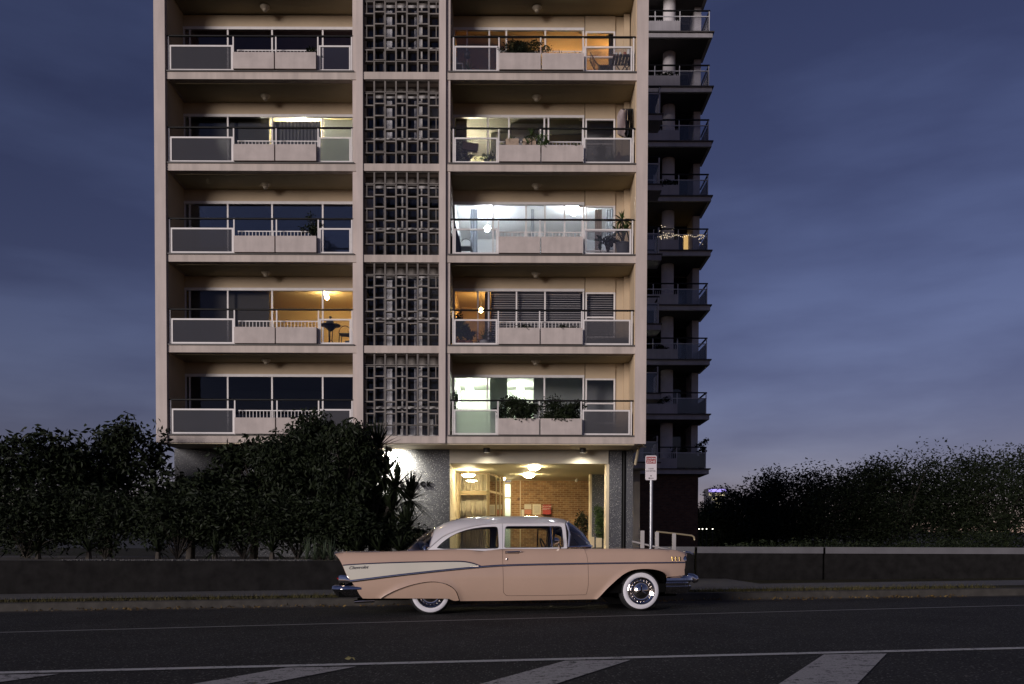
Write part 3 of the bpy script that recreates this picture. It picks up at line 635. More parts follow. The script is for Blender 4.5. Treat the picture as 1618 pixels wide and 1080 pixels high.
# ------------------------------------------------------------------ the parked car
PSI, THE = R_(6), math.atan(SLOPE)
EX = Vector((math.cos(PSI) * math.cos(THE), math.sin(PSI) * math.cos(THE), math.sin(THE))); EYV = Vector((-math.sin(PSI), math.cos(PSI), 0)); EZ = EX.cross(EYV)
CARO = PG(848, 968) - EYV * .10                 # on the ground below the near body side
CW = 1.86                                       # body width
def cp(px, py, yo=.04):
    d = ray(px, py); n = EYV; o = CARO + EYV * yo; t = (o - CAM).dot(n) / d.dot(n); q = CAM + d * t - CARO
    return Vector((q.dot(EX), q.dot(EZ)))
CAR = empty('parked_car'); CAR.matrix_world = Matrix(((EX.x, EYV.x, EZ.x, CARO.x), (EX.y, EYV.y, EZ.y, CARO.y), (EX.z, EYV.z, EZ.z, CARO.z), (0, 0, 0, 1)))
tag(CAR, 'salmon pink two-door sedan with white roof and tail fins parked at the kerb', 'car')
def carpaint(name, col):
    m, n, p = newmat(name); g = worldpos(n); f = noise(n, g, 1.3, 4)
    n.links.new(mixc(n, col, ramp(n, f, [(.3, (.94, .94, .94)), (.7, (1.04, 1.03, 1.03))])), p.inputs['Base Color'])
    p.inputs['Roughness'].default_value = .32; p.inputs['Coat Weight'].default_value = 1.0; p.inputs['Coat Roughness'].default_value = .035; p.inputs['Specular IOR Level'].default_value = .4
    n.links.new(bumpn(n, noise(n, g, 5, 2), .02, .01), p.inputs['Coat Normal']); return m
PAINT = carpaint('salmon_paint', (.485, .335, .252)); ROOFP = carpaint('white_car_paint', (.70, .67, .68)); IVORY = carpaint('ivory_paint', (.60, .56, .47))
CHROME = M('chrome', (.80, .74, .69), .05, 1); RUBBER = M('tyre_rubber', (.012, .012, .013), .75, bump=.1, bscale=80); WWALL = M('white_wall', (.68, .66, .70), .5, var=.06)
BLK = M('car_underside', (.005, .005, .005), .95, spec=.0); TRIMB = M('black_rubber_trim', (.01, .01, .011), .6); UPH = M('upholstery', (.07, .05, .045), .7, var=.2); UPHL = M('upholstery_light', (.30, .27, .25), .7); GOLD = M('gold_trim', (.75, .52, .16), .25, 1)
CGLASS = GL('car_glass', (.80, .83, .82)); LENS = GL('lamp_lens', (.9, .9, .9), 1, .35, (.8, .8, .8)); REDL = M('red_lens', (.3, .01, .01), .2)
def smooth_curve(pts, step=.03, passes=1):
    """Catmull-Rom through the traced points"""
    out = []; P = [Vector(p) for p in pts]
    for i in range(len(P) - 1):
        a, b, c, d = P[max(i - 1, 0)], P[i], P[i + 1], P[min(i + 2, len(P) - 1)]; n = max(1, int((c - b).length / step))
        for j in range(n):
            t = j / n; out.append(.5 * ((2 * b) + (c - a) * t + (2 * a - 5 * b + 4 * c - d) * t * t + (3 * b - a - 3 * c + d) * t ** 3))
    out.append(P[-1]); return out
def trace(pix, yo=.04, step=.03): return smooth_curve([cp(x, y, yo) for x, y in pix], step)
def inside(p, poly):
    c = False; n = len(poly); j = n - 1
    for i in range(n):
        a, b = poly[i], poly[j]
        if (a[1] > p[1]) != (b[1] > p[1]) and p[0] < (b[0] - a[0]) * (p[1] - a[1]) / (b[1] - a[1]) + a[0]: c = not c
        j = i
    return c
def segdist(p, poly):
    best = 9
    for a, b in zip(poly, poly[1:]):
        d = b - a; t = max(0, min(1, (p - a).dot(d) / max(1e-9, d.dot(d)))); best = min(best, (p - a - d * t).length)
    return best
def shrink(poly, d):
    n = len(poly); area = sum(poly[i].x * poly[(i + 1) % n].y - poly[(i + 1) % n].x * poly[i].y for i in range(n)); s = 1 if area > 0 else -1; out = []
    for i in range(n):
        t = (poly[(i + 1) % n] - poly[i - 1]); t.normalize(); out.append(poly[i] + Vector((-t.y, t.x)) * d * s)
    return out
def clean(poly):
    o = []
    for p in poly:
        if not o or (p - o[-1]).length > .004: o.append(p)
    if (o[0] - o[-1]).length < .004: o.pop()
    return o
# outlines (traced in photo pixels, projected on the body side)
TOP = trace([(526.7, 874.3), (540, 872.3), (570, 871.8), (600, 871.3), (645, 870.2), (700, 868.6), (735, 867.6), (748, 868.2), (757, 870.2), (763, 870.4), (772, 868.3), (795, 867.2), (850, 866.8), (905, 866.6), (950, 866.4), (1000, 866.4), (1040, 867), (1065, 868.3), (1080, 870.2), (1088, 872.8), (1091, 875)])
FRONT = trace([(1091, 875), (1088.6, 879), (1086, 885), (1085, 893), (1083.5, 900), (1083.5, 908.5)])
FBOT = trace([(1083.5, 908.5), (1068, 910.5), (1054, 911.5)])
ARCH = trace([(1054, 911.5), (1051, 906.6), (1044, 902.5), (1034, 899.8), (1022, 898.6), (1008, 899), (996, 901.3), (984, 907), (971, 917.5), (957, 931), (947.5, 942), (943, 946.5)], step=.02)
SILL = trace([(943, 946.5), (928, 947), (870, 948), (800, 949), (760, 949.4), (727, 949.6)])
SKIRT = trace([(727, 949.6), (724.5, 943), (720.5, 933.5), (711, 925), (696, 919.8), (677, 918.8), (652, 923.3), (627, 931.7), (610, 940), (602, 945.4)], step=.02)
RBOT = trace([(602, 945.4), (585, 945.8), (573, 945.5)]); REAR = trace([(573, 945.5), (567.5, 939), (563, 930), (557.5, 922), (551, 913.5), (546, 905.5), (540.8, 893.5), (534.5, 882.5), (526.7, 874.3)])
def topz(x):
    p = TOP
    for a, b in zip(p, p[1:]):
        if a.x <= x <= b.x: return a.y + (b.y - a.y) * (x - a.x) / max(1e-6, b.x - a.x)
    return p[0].y if x < p[0].x else p[-1].y
XF, XRR = FRONT[0].x, REAR[-1].x
def D(x, z, lip=True):
    """depth of the body surface inward from the outermost side plane"""
    d = .085 * max(0, (z - .50) / .42) ** 2 + .055 * max(0, (.46 - z) / .28) ** 2
    zt = topz(x); t = z - (zt - .05)
    if t > 0: d += .05 - math.sqrt(max(0, .0025 - min(t, .0498) ** 2))
    u = max(0, x - (XF - .75)) / .75; d += .11 * u ** 2.2; u = max(0, (XRR + 1.3) - x) / 1.3; d += .05 * u ** 2
    # pressed crease that runs below the belt line and the flares round the wheel openings
    if lip:
        q = Vector((x, z)); a = segdist(q, ARCH); d -= .022 * math.exp(-(a / .03) ** 2); a = segdist(q, SKIRT); d -= .018 * math.exp(-(a / .03) ** 2)
    return d
def panel(name, outer, mat, dep, step=.045, gap=.0025, rim=.02, holes=(), parent=CAR, far=True, off=0.0):
    outer = clean(shrink(clean(outer), gap)); holes = [clean(h) for h in holes]; vs = []; es = []
    for L in [outer] + holes:
        b = len(vs); vs += [Vector(p) for p in L]; es += [(b + i, b + (i + 1) % len(L)) for i in range(len(L))]
    x0, x1 = min(p.x for p in outer), max(p.x for p in outer); z0, z1 = min(p.y for p in outer), max(p.y for p in outer)
    allp = list(vs); i = 0; loops = [outer + [outer[0]]] + [h + [h[0]] for h in holes]
    nx, nz_ = max(2, int((x1 - x0) / step)), max(2, int((z1 - z0) / step))
    for i in range(1, nx):
        for j in range(1, nz_):
            p = Vector((x0 + (x1 - x0) * (i + (j % 2) * .5) / nx, z0 + (z1 - z0) * j / nz_))
            if inside(p, outer) and not any(inside(p, h) for h in holes) and min(segdist(p, L) for L in loops) > step * .35: vs.append(p)
    res = delaunay_2d_cdt(vs, es, [], 0, 1e-5); V, Fc = res[0], res[2]
    tri = []
    for f in Fc:
        c = (V[f[0]] + V[f[1]] + V[f[2]]) / 3
        if inside(c, outer) and not any(inside(c, h) for h in holes): tri.append(tuple(f))
    objs = []
    for side in ((0, 1) if far else (0,)):
        me = bpy.data.meshes.new(name); dd = [dep(p.x, p.y) - off for p in V]
        vv = [(p.x, d if side == 0 else CW - d, p.y) for p, d in zip(V, dd)]; ff = [t if side else t for t in tri]
        from collections import Counter
        ec = Counter(tuple(sorted((f[i], f[(i + 1) % 3]))) for f in tri for i in range(3)); n0 = len(vv); mp_ = {}
        extra = []
        for (a, b), c in ec.items():
            if c == 1:
                for q in (a, b):
                    if q not in mp_: mp_[q] = n0 + len(extra); x, y, z = vv[q]; extra.append((x, y + (rim if side == 0 else -rim), z))
                ff.append((a, b, mp_[b], mp_[a]))
        me.from_pydata(vv + extra, [], ff); bm = bmesh.new(); bm.from_mesh(me); bmesh.ops.recalc_face_normals(bm, faces=bm.faces)
        # make sure the big faces look outward
        s = sum(f.normal.y * f.calc_area() for f in bm.faces)
        if (s > 0) == (side == 0): bmesh.ops.reverse_faces(bm, faces=bm.faces)
        bm.to_mesh(me); bm.free()
        for p in me.polygons: p.use_smooth = True
        me.set_sharp_from_angle(angle=R_(35)); me.materials.append(mat); o = bpy.data.objects.new(name, me); COL.objects.link(o); o.parent = parent; objs.append(o)
    return objs
def between(curve, x0, x1): return [p for p in curve if x0 < p.x < x1]
# door shut lines
DR = trace([(794.3, 867.2), (794.3, 890), (794.8, 915), (795, 932), (796.5, 937.5), (801, 940.8)], step=.02); DB = trace([(801, 940.8), (860, 940.5), (926, 939.3)]); DF = trace([(926, 939.3), (928.6, 925), (928.8, 905), (928.5, 890), (927.3, 877), (924, 866.5)], step=.02)
FL = trace([(928, 947), (928.3, 939)], step=.03)
xd0, xd1 = DR[0].x, DF[-1].x; xb = FL[0].x
door = DR + DB[1:] + DF[1:] + between(TOP, xd0, xd1)[::-1]
quarter = between(TOP, TOP[0].x, xd0) + DR + [DB[0]] + [Vector((p.x, p.y)) for p in DB[1:-1]] + [DB[-1], FL[-1], FL[0]] + between(SILL, SKIRT[0].x, FL[0].x) + SKIRT + RBOT[1:] + REAR[1:]
fender = [DF[i] for i in range(len(DF) - 1, -1, -1)][0:] ; fender = DF[::-1] + [FL[-1], FL[0]] + between(SILL, FL[0].x, ARCH[-1].x)[::-1] 
fender = DF[::-1] + [FL[0]] + [p for p in SILL if p.x > FL[0].x + .01][::-1] + ARCH[::-1][1:] + FBOT[::-1][1:] + FRONT[::-1][1:] + between(TOP, xd1, XF)[::-1]
panel('rear_quarter', quarter, PAINT, D, step=.04, rim=.03); DOORS = panel('door', door, PAINT, D, step=.045); panel('front_fender', fender, PAINT, D, step=.035, rim=.05)
skirt = trace([(725.5, 948.5), (720, 934), (711, 926), (696, 920.5), (677, 919.6), (652, 924), (627, 932.3), (610, 940.5), (603, 945.2)], step=.02) + trace([(603, 945.2), (650, 945.3), (700, 945.6), (710, 946.2), (716, 948.8), (720, 949.3)])
panel('fender_skirt', skirt, PAINT, lambda x, z: D(x, z, False) + .012, step=.04, rim=.03, gap=.001)
# ivory side panel and chrome mouldings
WT = trace([(541.5, 893), (560, 891.6), (593, 889.9), (635, 888.4), (677, 887.4), (715, 886.8), (730, 887), (742, 888.6), (752, 891.4), (760.5, 894.6)]); WB = trace([(760.5, 895), (733, 898.2), (700, 901.2), (660, 905), (620, 909.5), (585, 914), (556, 918)])
panel('ivory_side_panel', WT + WB[1:] + trace([(556, 918), (549.5, 911), (546, 904.5), (541.5, 893)])[1:-1], IVORY, D, step=.05, gap=.002, rim=.004, off=.005)
def molding(name, pix, w0, w1, mat=CHROME, h=.014, raw=None, dep=D, far=True):
    c = raw if raw else trace(pix, step=.03); n = len(c)
    for side in ((0, 1) if far else (0,)):
        rows = []
        for i, p in enumerate(c):
            t = (c[min(i + 1, n - 1)] - c[max(i - 1, 0)]).normalized(); m = Vector((-t.y, t.x)); w = w0 + (w1 - w0) * i / (n - 1); row = []
            for k in range(6):
                a = math.pi * k / 5; q = p + m * (w / 2) * math.cos(a); d = dep(q.x, q.y) - h * math.sin(a) + (.003 if k in (0, 5) else 0); row.append((q.x, d if side == 0 else CW - d, q.y))
            rows.append(row)
        MB().grid(rows).build(name, mat, CAR, True)
molding('side_molding', [(553, 918.3), (585, 914.3), (620, 909.8), (660, 905.2), (700, 901), (733, 897.8), (765, 895), (793, 893.2), (833, 891.9), (883, 890.9), (940, 889.9), (990, 889.2), (1040, 888.8), (1084.5, 888.4)], .046, .022)
molding('upper_molding', [(541.5, 892.7), (560, 891.3), (593, 889.6), (635, 888.1), (677, 887.1), (715, 886.5), (730, 886.7), (742, 888.3), (752, 891.1), (761, 894.8)], .02, .022)
molding('fin_cap', [(526.7, 874), (540, 872.1), (570, 871.6), (600, 871.1)], .02, .012)
molding('belt_molding', [(648, 870), (700, 868.4), (735, 867.4), (748, 868), (757, 870), (763, 870.2), (772, 868.1), (795, 867), (850, 866.6), (896, 866.5)], .010, .010, M('belt_trim_brown', (.30, .19, .15), .3, .6), .008)  # thin belt strip in a darker metallic brown
# hash marks, handle, lock
for q in (1063.5, 1069.7, 1076):
    molding('fender_mark', [(q, 879.2), (q + .4, 885.6)], .026, .022, GOLD, .012)
def onbody(px, py): 
    p = cp(px, py); return p.x, D(p.x, p.y), p.y
x, y, z = onbody(799.5, 872.3); x2 = cp(823, 871).x
h = MB().tube([(x, y - .01, z), (x + .02, y - .035, z), (x + .15, y - .035, z + .006), (x + .21, y - .02, z + .010)], [.008, .013, .013, .007], 10); h.box(x - .01, x + .19, y - .012, y + .01, z - .018, z + .018)
dh = h.build('door_handle', CHROME, DOORS[0], True); b = MB().ball((x2, y - .022, z + .010), .012); b.build('handle_button', CHROME, DOORS[0], True)
x, y, z = onbody(801, 883.2); MB().lathe([(.015, -.005), (.015, .008), (.008, .012)], (x, y, z), 12, 'Y').build('door_lock', CHROME, DOORS[0], True)
# script badge
p = cp(550.5, 899.3); q = Vector((cp(589, 896.5).x, cp(589, 896.5).y)); ang = math.atan2(q.y - p.y, q.x - p.x)
text('script_badge', 'Chevrolet', .066, M('badge_chrome', (.24, .23, .22), .3, .7), CAR, (p.x, D(p.x, p.y) - .010, p.y), rot=(math.pi / 2, -ang * .6, math.atan2(D(q.x, q.y) - D(p.x, p.y), q.x - p.x)), extrude=.003, shear=.4, bold=-.0006)
# greenhouse -------------------------------------------------------
ZBELT, ZRAIL = cp(850, 866, .1).y, cp(850, 826, .26).y
def G(x, z):
    t = (z - ZBELT) / (ZRAIL - ZBELT); u = max(0, cp(760, 866, .15).x - x)
    return .115 + .115 * t + .05 * t * t + .10 * u ** 2 + .10 * max(0, x - cp(880, 866).x) ** 2
def gp(px, py):
    yo = .2
    for _ in range(4): p = cp(px, py, yo); yo = G(p.x, p.y)
    return p
def gtrace(pix, step=.03): return smooth_curve([gp(a, b) for a, b in pix], step)
RAIL = gtrace([(672, 869.3), (682, 861.5), (691, 853.6), (699, 847.5), (711, 841.7), (725, 836.6), (750, 830.3), (772, 827.3), (793, 826), (840, 825.8), (880, 825.8), (892.5, 826.2)])
APIL = gtrace([(892.5, 826.2), (894.5, 840), (896.2, 866)])
BELTB = gtrace([(896.2, 866.2), (850, 866.8), (795, 867), (765, 870), (735, 868), (700, 868.8), (672, 869.8)])
QW = clean(gtrace([(690.5, 865.3), (697, 858.6), (710, 848.8), (725, 841.2), (742, 836), (758, 833.2), (773, 832.1), (782.5, 832), (785.5, 833), (786.6, 836.5), (787.4, 850), (788, 863.2), (787, 865.2)]) + gtrace([(785, 866), (757, 866.6), (701, 866.8)]))
DW = clean(gtrace([(797.2, 863.6), (797.8, 850), (798.4, 836), (799.5, 832.3), (802, 831.2), (840, 831), (870, 831), (884, 831.3), (886.8, 832.4), (888, 836), (889.5, 850), (890.6, 862.5)]) + gtrace([(890.4, 864.2), (850, 864.8), (799, 865)]))
panel('roof_side', RAIL + APIL[1:] + BELTB[1:-1], ROOFP, G, step=.06, gap=.0, rim=.035, holes=[QW, DW])
for nm, op in (('quarter_glass', QW), ('door_glass', DW)):
    panel(nm, op, CGLASS, lambda x, z: G(x, z) + .02, step=.15, gap=-.004, rim=.003)
    for L in (op + [op[0]],): molding('window_seal', None, .010, .010, TRIMB, .012, raw=L, dep=lambda x, z: G(x, z) + .010)
molding('vent_post', None, .022, .022, CHROME, .012, raw=gtrace([(869.7, 831.2), (871.2, 848), (873, 864.5)]), dep=lambda x, z: G(x, z) + .008)
molding('vent_frame', None, .010, .010, CHROME, .010, raw=gtrace([(871.5, 833.4), (884.5, 833.4), (886.3, 836), (888.3, 862)]), dep=lambda x, z: G(x, z) + .008)
molding('drip_rail', None, .014, .014, ROOFP, .020, raw=RAIL, dep=lambda x, z: G(x, z) + .002)
molding('drip_rail', None, .010, .012, CHROME, .014, raw=APIL, dep=lambda x, z: G(x, z) + .002)
s = gtrace([(793.6, 826.6), (793.9, 845), (794.2, 866)]); molding('pillar_seam', None, .006, .006, M('seam', (.10, .095, .10), .6), .002, raw=s, dep=G)
# roof skin: lofted between the two drip rails
RT = smooth_curve([cp(a, b, .93) for a, b in [(686, 835.2), (700, 827.8), (711, 823.4), (725, 819.8), (742, 817.9), (767, 816.4), (800, 816), (833, 816.1), (860, 817), (878, 818.6), (888, 820.8), (894.5, 824.2)]], .08)
def railz(x):
    for a, b in zip(RAIL, RAIL[1:]):
        if a.x <= x <= b.x: return a.y + (b.y - a.y) * (x - a.x) / max(1e-6, b.x - a.x)
    return RAIL[-1].y if x > RAIL[-1].x else RAIL[0].y
rows = []; NV = 18; XRE = RAIL[6].x
for i, p in enumerate(RT):
    row = []
    t = i / (len(RT) - 1); xr = RAIL[2].x + (RAIL[-1].x + .012 - RAIL[2].x) * ((p.x - RT[0].x) / (RT[-1].x - RT[0].x)); zr = railz(xr); g = G(xr, zr)
    for j in range(NV + 1):
        v = j / NV; y = g + (CW - 2 * g) * v; w = 1 - abs(2 * v - 1) ** 2.6; row.append((xr + (p.x - xr) * w, y, zr + .004 + (p.y - zr) * w))
    rows.append(row)
MB().grid(rows).build('roof', ROOFP, CAR, True)
ROWR, ROWF = rows[0], rows[-1]
MB().grid([[(x, y, z - .03) for x, y, z in r_] for r_ in rows[1:-1]]).build('headlining', UPHL, CAR, True)
def loft(name, a, b, mat, bulge, n=8):
    rows = []
    for i in range(n + 1):
        t = i / n; rows.append([tuple(Vector(p).lerp(Vector(q), t) + Vector((bulge[0], 0, bulge[1])) * math.sin(math.pi * t)) for p, q in zip(a, b)])
    return MB().grid(rows).build(name, mat, CAR, True), rows
# rear window: wraps from the roof edge down to the deck
zd = cp(660, 869.5, .2).y; def_ = []
for j in range(NV + 1):
    v = j / NV; w = 1 - abs(2 * v - 1) ** 3; xs0 = gp(672, 869).x; xm = cp(641, 869, .93).x; y = .14 + (CW - .28) * v; def_.append((xs0 + (xm - xs0) * w, y, zd - .005 + .01 * w))
o, rws = loft('rear_window', ROWR, def_, CGLASS, (-.035, .03))
MB().tube([Vector(p) + Vector((-.004, 0, .004)) for p in ROWR], .014, 6).build('rear_window_trim', CHROME, CAR, True); MB().tube(def_, .012, 6).build('rear_window_trim', CHROME, CAR, True)
for s_ in (1, -1): MB().tube([Vector(r_[0 if s_ > 0 else -1]) for r_ in rws], .018, 6).build('rear_window_trim', CHROME, CAR, True)
# windscreen: wraps round to the dog-leg pillars
zc_ = cp(905, 864, .3).y; base_ = []
for j in range(NV + 1):
    v = j / NV; w = 1 - abs(2 * v - 1) ** 2.4; xs0 = gp(898, 864).x; xm = cp(933, 862, .93).x; y = .13 + (CW - .26) * v; base_.append((xs0 + (xm - xs0) * w, y, zc_ + .012 * w))
o, rws = loft('windscreen', [(x + .01, y, z - .008) for x, y, z in ROWF], base_, CGLASS, (.03, .03))
MB().tube([Vector(p) + Vector((.006, 0, 0)) for p in ROWF], .013, 6).build('windscreen_trim', CHROME, CAR, True); MB().tube(base_, .014, 6).build('windscreen_trim', CHROME, CAR, True)
for s_ in (0, -1):
    MB().tube([Vector(r_[s_]) for r_ in rws], .016, 6).build('windscreen_pillar', M('pillar_trim', (.42, .42, .50), .25, .6), CAR, True)
# hood, cowl, deck lid -------------------------------------------------------
def topskin(name, x0, x1, crown, n=24, mat=PAINT, dip=0, end=None):
    rows = []
    for i in range(n + 1):
        x = x0 + (x1 - x0) * i / n; z = topz(x); g = D(x, z - .001); row = []
        for j in range(25):
            v = j / 24; w = 1 - abs(2 * v - 1) ** 2; e = min(v, 1 - v) * (CW - 2 * g); s = min(1, e / .22); q = crown * w - dip * s * s * (3 - 2 * s)
            ex = 0
            row.append((x + ex, g + (CW - 2 * g) * v, z + q))
        rows.append(row)
    MB().grid(rows).build(name, mat, CAR, True)
xcw = base_[0][0]
topskin('hood', DF[-1].x + .01, XF - .012, .016, 30, dip=.0); topskin('cowl', xcw - .02, DF[-1].x + .006, .0, 6); topskin('deck_lid', XRR + .01, xs0 * 0 + gp(672, 869).x + .02, .03, 30, dip=.055)
MB().box(XRR + .06, XF - .1, .10, CW - .10, .27, .40).build('floor_pan', BLK, CAR); 
MB().box(XRR + .25, gp(672, 869).x - .2, .14, CW - .14, .36, .72).build('boot_well', BLK, CAR)
for s_ in (0, 1):
    y0, y1 = ((.36, .40), (CW - .40, CW - .36))[s_]; MB().box(cp(935, 900).x, XF - .12, y0, y1, .2, .76).build('inner_fender', BLK, CAR); MB().box(XRR + .3, cp(740, 900).x, y0, y1, .2, .72).build('inner_fender', BLK, CAR)
MB().box(XF - .16, XF - .13, .2, CW - .2, .3, .85).build('radiator_baffle', BLK, CAR); MB().box(cp(927, 900).x, cp(932, 900).x, .1, CW - .1, .3, .86).build('firewall', BLK, CAR)
# wheel-house liners behind the arches so that no light leaks
# interior -------------------------------------------------------
def seat(name, x, zb, h):
    m = MB(); m.box(x, x + .55, .25, CW - .25, .38, zb); m.grid([[(x - .02 - .12 * t, .27 + (CW - .54) * j / 8, zb + (h - zb) * t) for j in range(9)] for t in (0, .3, .6, .9, 1)]); m.grid([[(x + .12 - .12 * t, .27 + (CW - .54) * j / 8, zb + (h - zb) * t) for j in range(9)] for t in (0, .3, .6, .9, 1)])
    m.grid([[(x - .14, .27, h), (x - .14, CW - .27, h)], [(x, .27, h), (x, CW - .27, h)]]); m.build(name, UPH, CAR)
seat('front_seat', cp(800, 900).x, .62, ZBELT - .02); seat('rear_seat', cp(712, 900).x, .62, ZBELT - .02)
xd = cp(890, 870, .9).x; MB().box(xd, xd + .3, .16, CW - .16, ZBELT - .22, ZBELT - .015).build('dashboard', UPH, CAR)
sc = Vector((cp(862, 866, 1.3).x, 1.32, ZBELT - .03)); pts = []
for i in range(25):
    a = 6.2832 * i / 24; pts.append(sc + Vector((.08 * math.sin(a) * -1, .2 * math.cos(a), .18 * math.sin(a))))
MB().tube(pts, .012, 6).build('steering_wheel', TRIMB, CAR, True)
xm_ = cp(880, 840, .9).x; MB().box(xm_, xm_ + .02, .83, 1.05, ZRAIL - .09, ZRAIL - .03).build('rear_view_mirror', TRIMB, CAR)
for s_ in (0, 1): MB().box(XRR + .9, cp(925, 900).x, *((.12, .14), (CW - .14, CW - .12))[s_], .32, ZBELT - .02).build('door_card', UPH, CAR)
# chrome: door mirror, cowl trims
x, y, z = onbody(884.2, 866); mm = MB().tube([(x, y - .0, z), (x + .0, y - .05, z + .05), (x - .04, y - .06, z + .10)], [.016, .011, .012], 8); mm.tube([(x + .03, y - .01, z - .01), (x - .01, y - .05, z + .06)], .010, 8)
mp1 = Vector((x - .06, y - .06, z + .11)); mm.tube([mp1 + Vector((.06, 0, 0)), mp1 + Vector((.03, 0, 0)), mp1 + Vector((-.012, 0, 0)), mp1 + Vector((-.014, 0, 0))], [.02, .048, .056, .05], 14)
mm.build('door_mirror', CHROME, CAR, True)
for q, yo in ((914, .16), (932, .55)):
    p = cp(q, 864.5, yo); MB().ball((p.x, yo, p.y), .026, 10, 6, .6).build('cowl_trim', CHROME, CAR, True)
p = cp(918, 862.5, .45); q = cp(906, 851, .5); MB().tube([(p.x, .45, p.y), ((p.x + q.x) / 2, .40, (p.y + q.y) / 2 - .02), (q.x, .46, q.y)], .006, 5).build('wiper', METAL_D, CAR)
# wheels -------------------------------------------------------
def wheel(px, py, yo, far=False):
    x = cp(px, py, yo).x; R = .302; c = (x, yo if not far else CW - yo, R - .004); root = None; sg = -1 if far else 1
    def L(prof): return [(r_, sg * h) for r_, h in prof]
    ty = MB().lathe(L([(.19, .0), (.20, .004), (.262, .004), (.278, -.004), (.294, -.03), (R, -.06), (R, -.15), (.29, -.18), (.20, -.2)]), c, 40, 'Y', cap=False).build('tyre', RUBBER, CAR, True)
    MB().lathe(L([(.196, .004), (.206, .011), (.225, .0135), (.250, .012), (.264, .005)]), c, 48, 'Y', cap=False).build('whitewall', WWALL, ty, True)
    MB().lathe(L([(.198, .004), (.200, .020), (.190, .026), (.176, .016), (.168, .010), (.158, .004), (.146, .012), (.138, .020), (.128, .014), (.105, .016), (.08, .034), (.045, .050), (.001, .056)]), c, 48, 'Y', cap=False).build('hubcap', CHROME, ty, True)
    for i in range(20):
        a = 6.2832 * i / 20; MB().ball((c[0] + .158 * math.cos(a), c[1] - sg * .008, c[2] + .158 * math.sin(a)), .012, 6, 4).build('hubcap_stud', CHROME, ty, True)
    sp = MB()
    for i in range(3):
        a = math.pi / 2 + 6.2832 * i / 3; d = Vector((math.cos(a), 0, math.sin(a))); n = Vector((-d.z, 0, d.x)); b = Vector(c) + Vector((0, -sg * .052, 0)); t = Vector((0, -sg * .026, 0))
        sp.quad(b - n * .022 - d * .01, b + t, b + d * .092 + t * .1); sp.quad(b + n * .022 - d * .01, b + d * .092 + t * .1, b + t); sp.quad(b - n * .022 - d * .01, b + d * .092, b + n * .022 - d * .01)
    sp.build('spinner', CHROME, ty)
    MB().lathe(L([(.001, -.06), (.19, -.06), (.19, -.19)]), c, 24, 'Y', cap=False).build('wheel_disc', BLK, ty)
wheel(1012.5, 932, .09); wheel(680, 940.5, .11); wheel(1012.5, 932, .09, True); wheel(680, 940.5, .11, True)
# bumpers: a profile swept round the corners -------------------------------------------------------
def sweep(name, path, prof, mat, cap=True):
    """path: plan points with outward normal; prof: (out, z)"""
    rows = []
    for (x, y, nx, ny) in path: rows.append([(x + nx * o, y + ny * o, z) for o, z in prof])
    m = MB().grid([r_ + [r_[0]] for r_ in rows])
    for rr in (rows[0], rows[-1]): m.quad(*rr)
    return m.build(name, mat, CAR, True)
def ubend(xs_, xe, y_in, rad, sgn, n=8):
    """plan path: near side at xs_, round the corner, across, and back on the far side"""
    P = []; xc = xe - sgn * rad
    for t in (0, .5): P.append((xs_ + (xc - xs_) * t, y_in, 0, -1))
    for i in range(n + 1):
        a = math.pi / 2 * i / n; P.append((xc + sgn * rad * math.sin(a), y_in + rad - rad * math.cos(a), sgn * math.sin(a), -math.cos(a)))
    Q = [(x, CW - y, nx, -ny) for x, y, nx, ny in P][::-1]; mid = [(xe + sgn * .03 * math.sin(math.pi * t), y_in + rad + (CW - 2 * y_in - 2 * rad) * t, sgn, 0) for t in (.15, .3, .5, .7, .85)]
    return P + mid + Q
zz = lambda py, px=1080: cp(px, py, .1).y
xs_, xe = cp(1053, 915, .03).x, cp(1095, 915, .1).x
z1, z2, z3, z4, z5 = zz(909.5), zz(912.5), zz(917.5), zz(926), zz(937.5)
sweep('front_bumper', ubend(xs_, xe, .05, .20, 1), [(-.05, z1 - .01), (-.01, z1), (.03, z2), (.036, z3 + .012), (.02, z3 - .004), (-.012, z3 - .03), (-.016, z4 + .012), (.008, z4), (.004, z4 - .018), (-.03, z5 + .03), (-.06, z5), (-.10, z5)], CHROME)
c = cp(1096, 914.5, .28)
for s_ in (.28, CW - .28): MB().tube([(c.x - .10, s_, c.y + .06), (c.x - .03, s_, c.y + .03), (c.x + .03, s_, c.y - .01), (c.x + .06, s_, c.y - .015), (c.x + .075, s_, c.y - .02)], [.03, .055, .06, .035, .005], 14).build('bumper_bullet', CHROME, CAR, True)
xs_, xe = cp(571, 930, .03).x, cp(524, 930, .1).x; zr = lambda py: cp(545, py, .1).y; z1, z2, z3, z4 = zr(923.8), zr(926.5), zr(931.5), zr(944)
sweep('rear_bumper', ubend(xs_, xe, .05, .22, -1), [(-.05, z1), (-.01, z1), (.02, z2), (.028, z3 + .01), (.012, z3 - .005), (-.015, z3 - .03), (-.05, z4 + .02), (-.09, z4), (-.14, z4)], CHROME)
a, b_ = cp(535.5, 909.5, .1), cp(556.5, 920.5, .1)
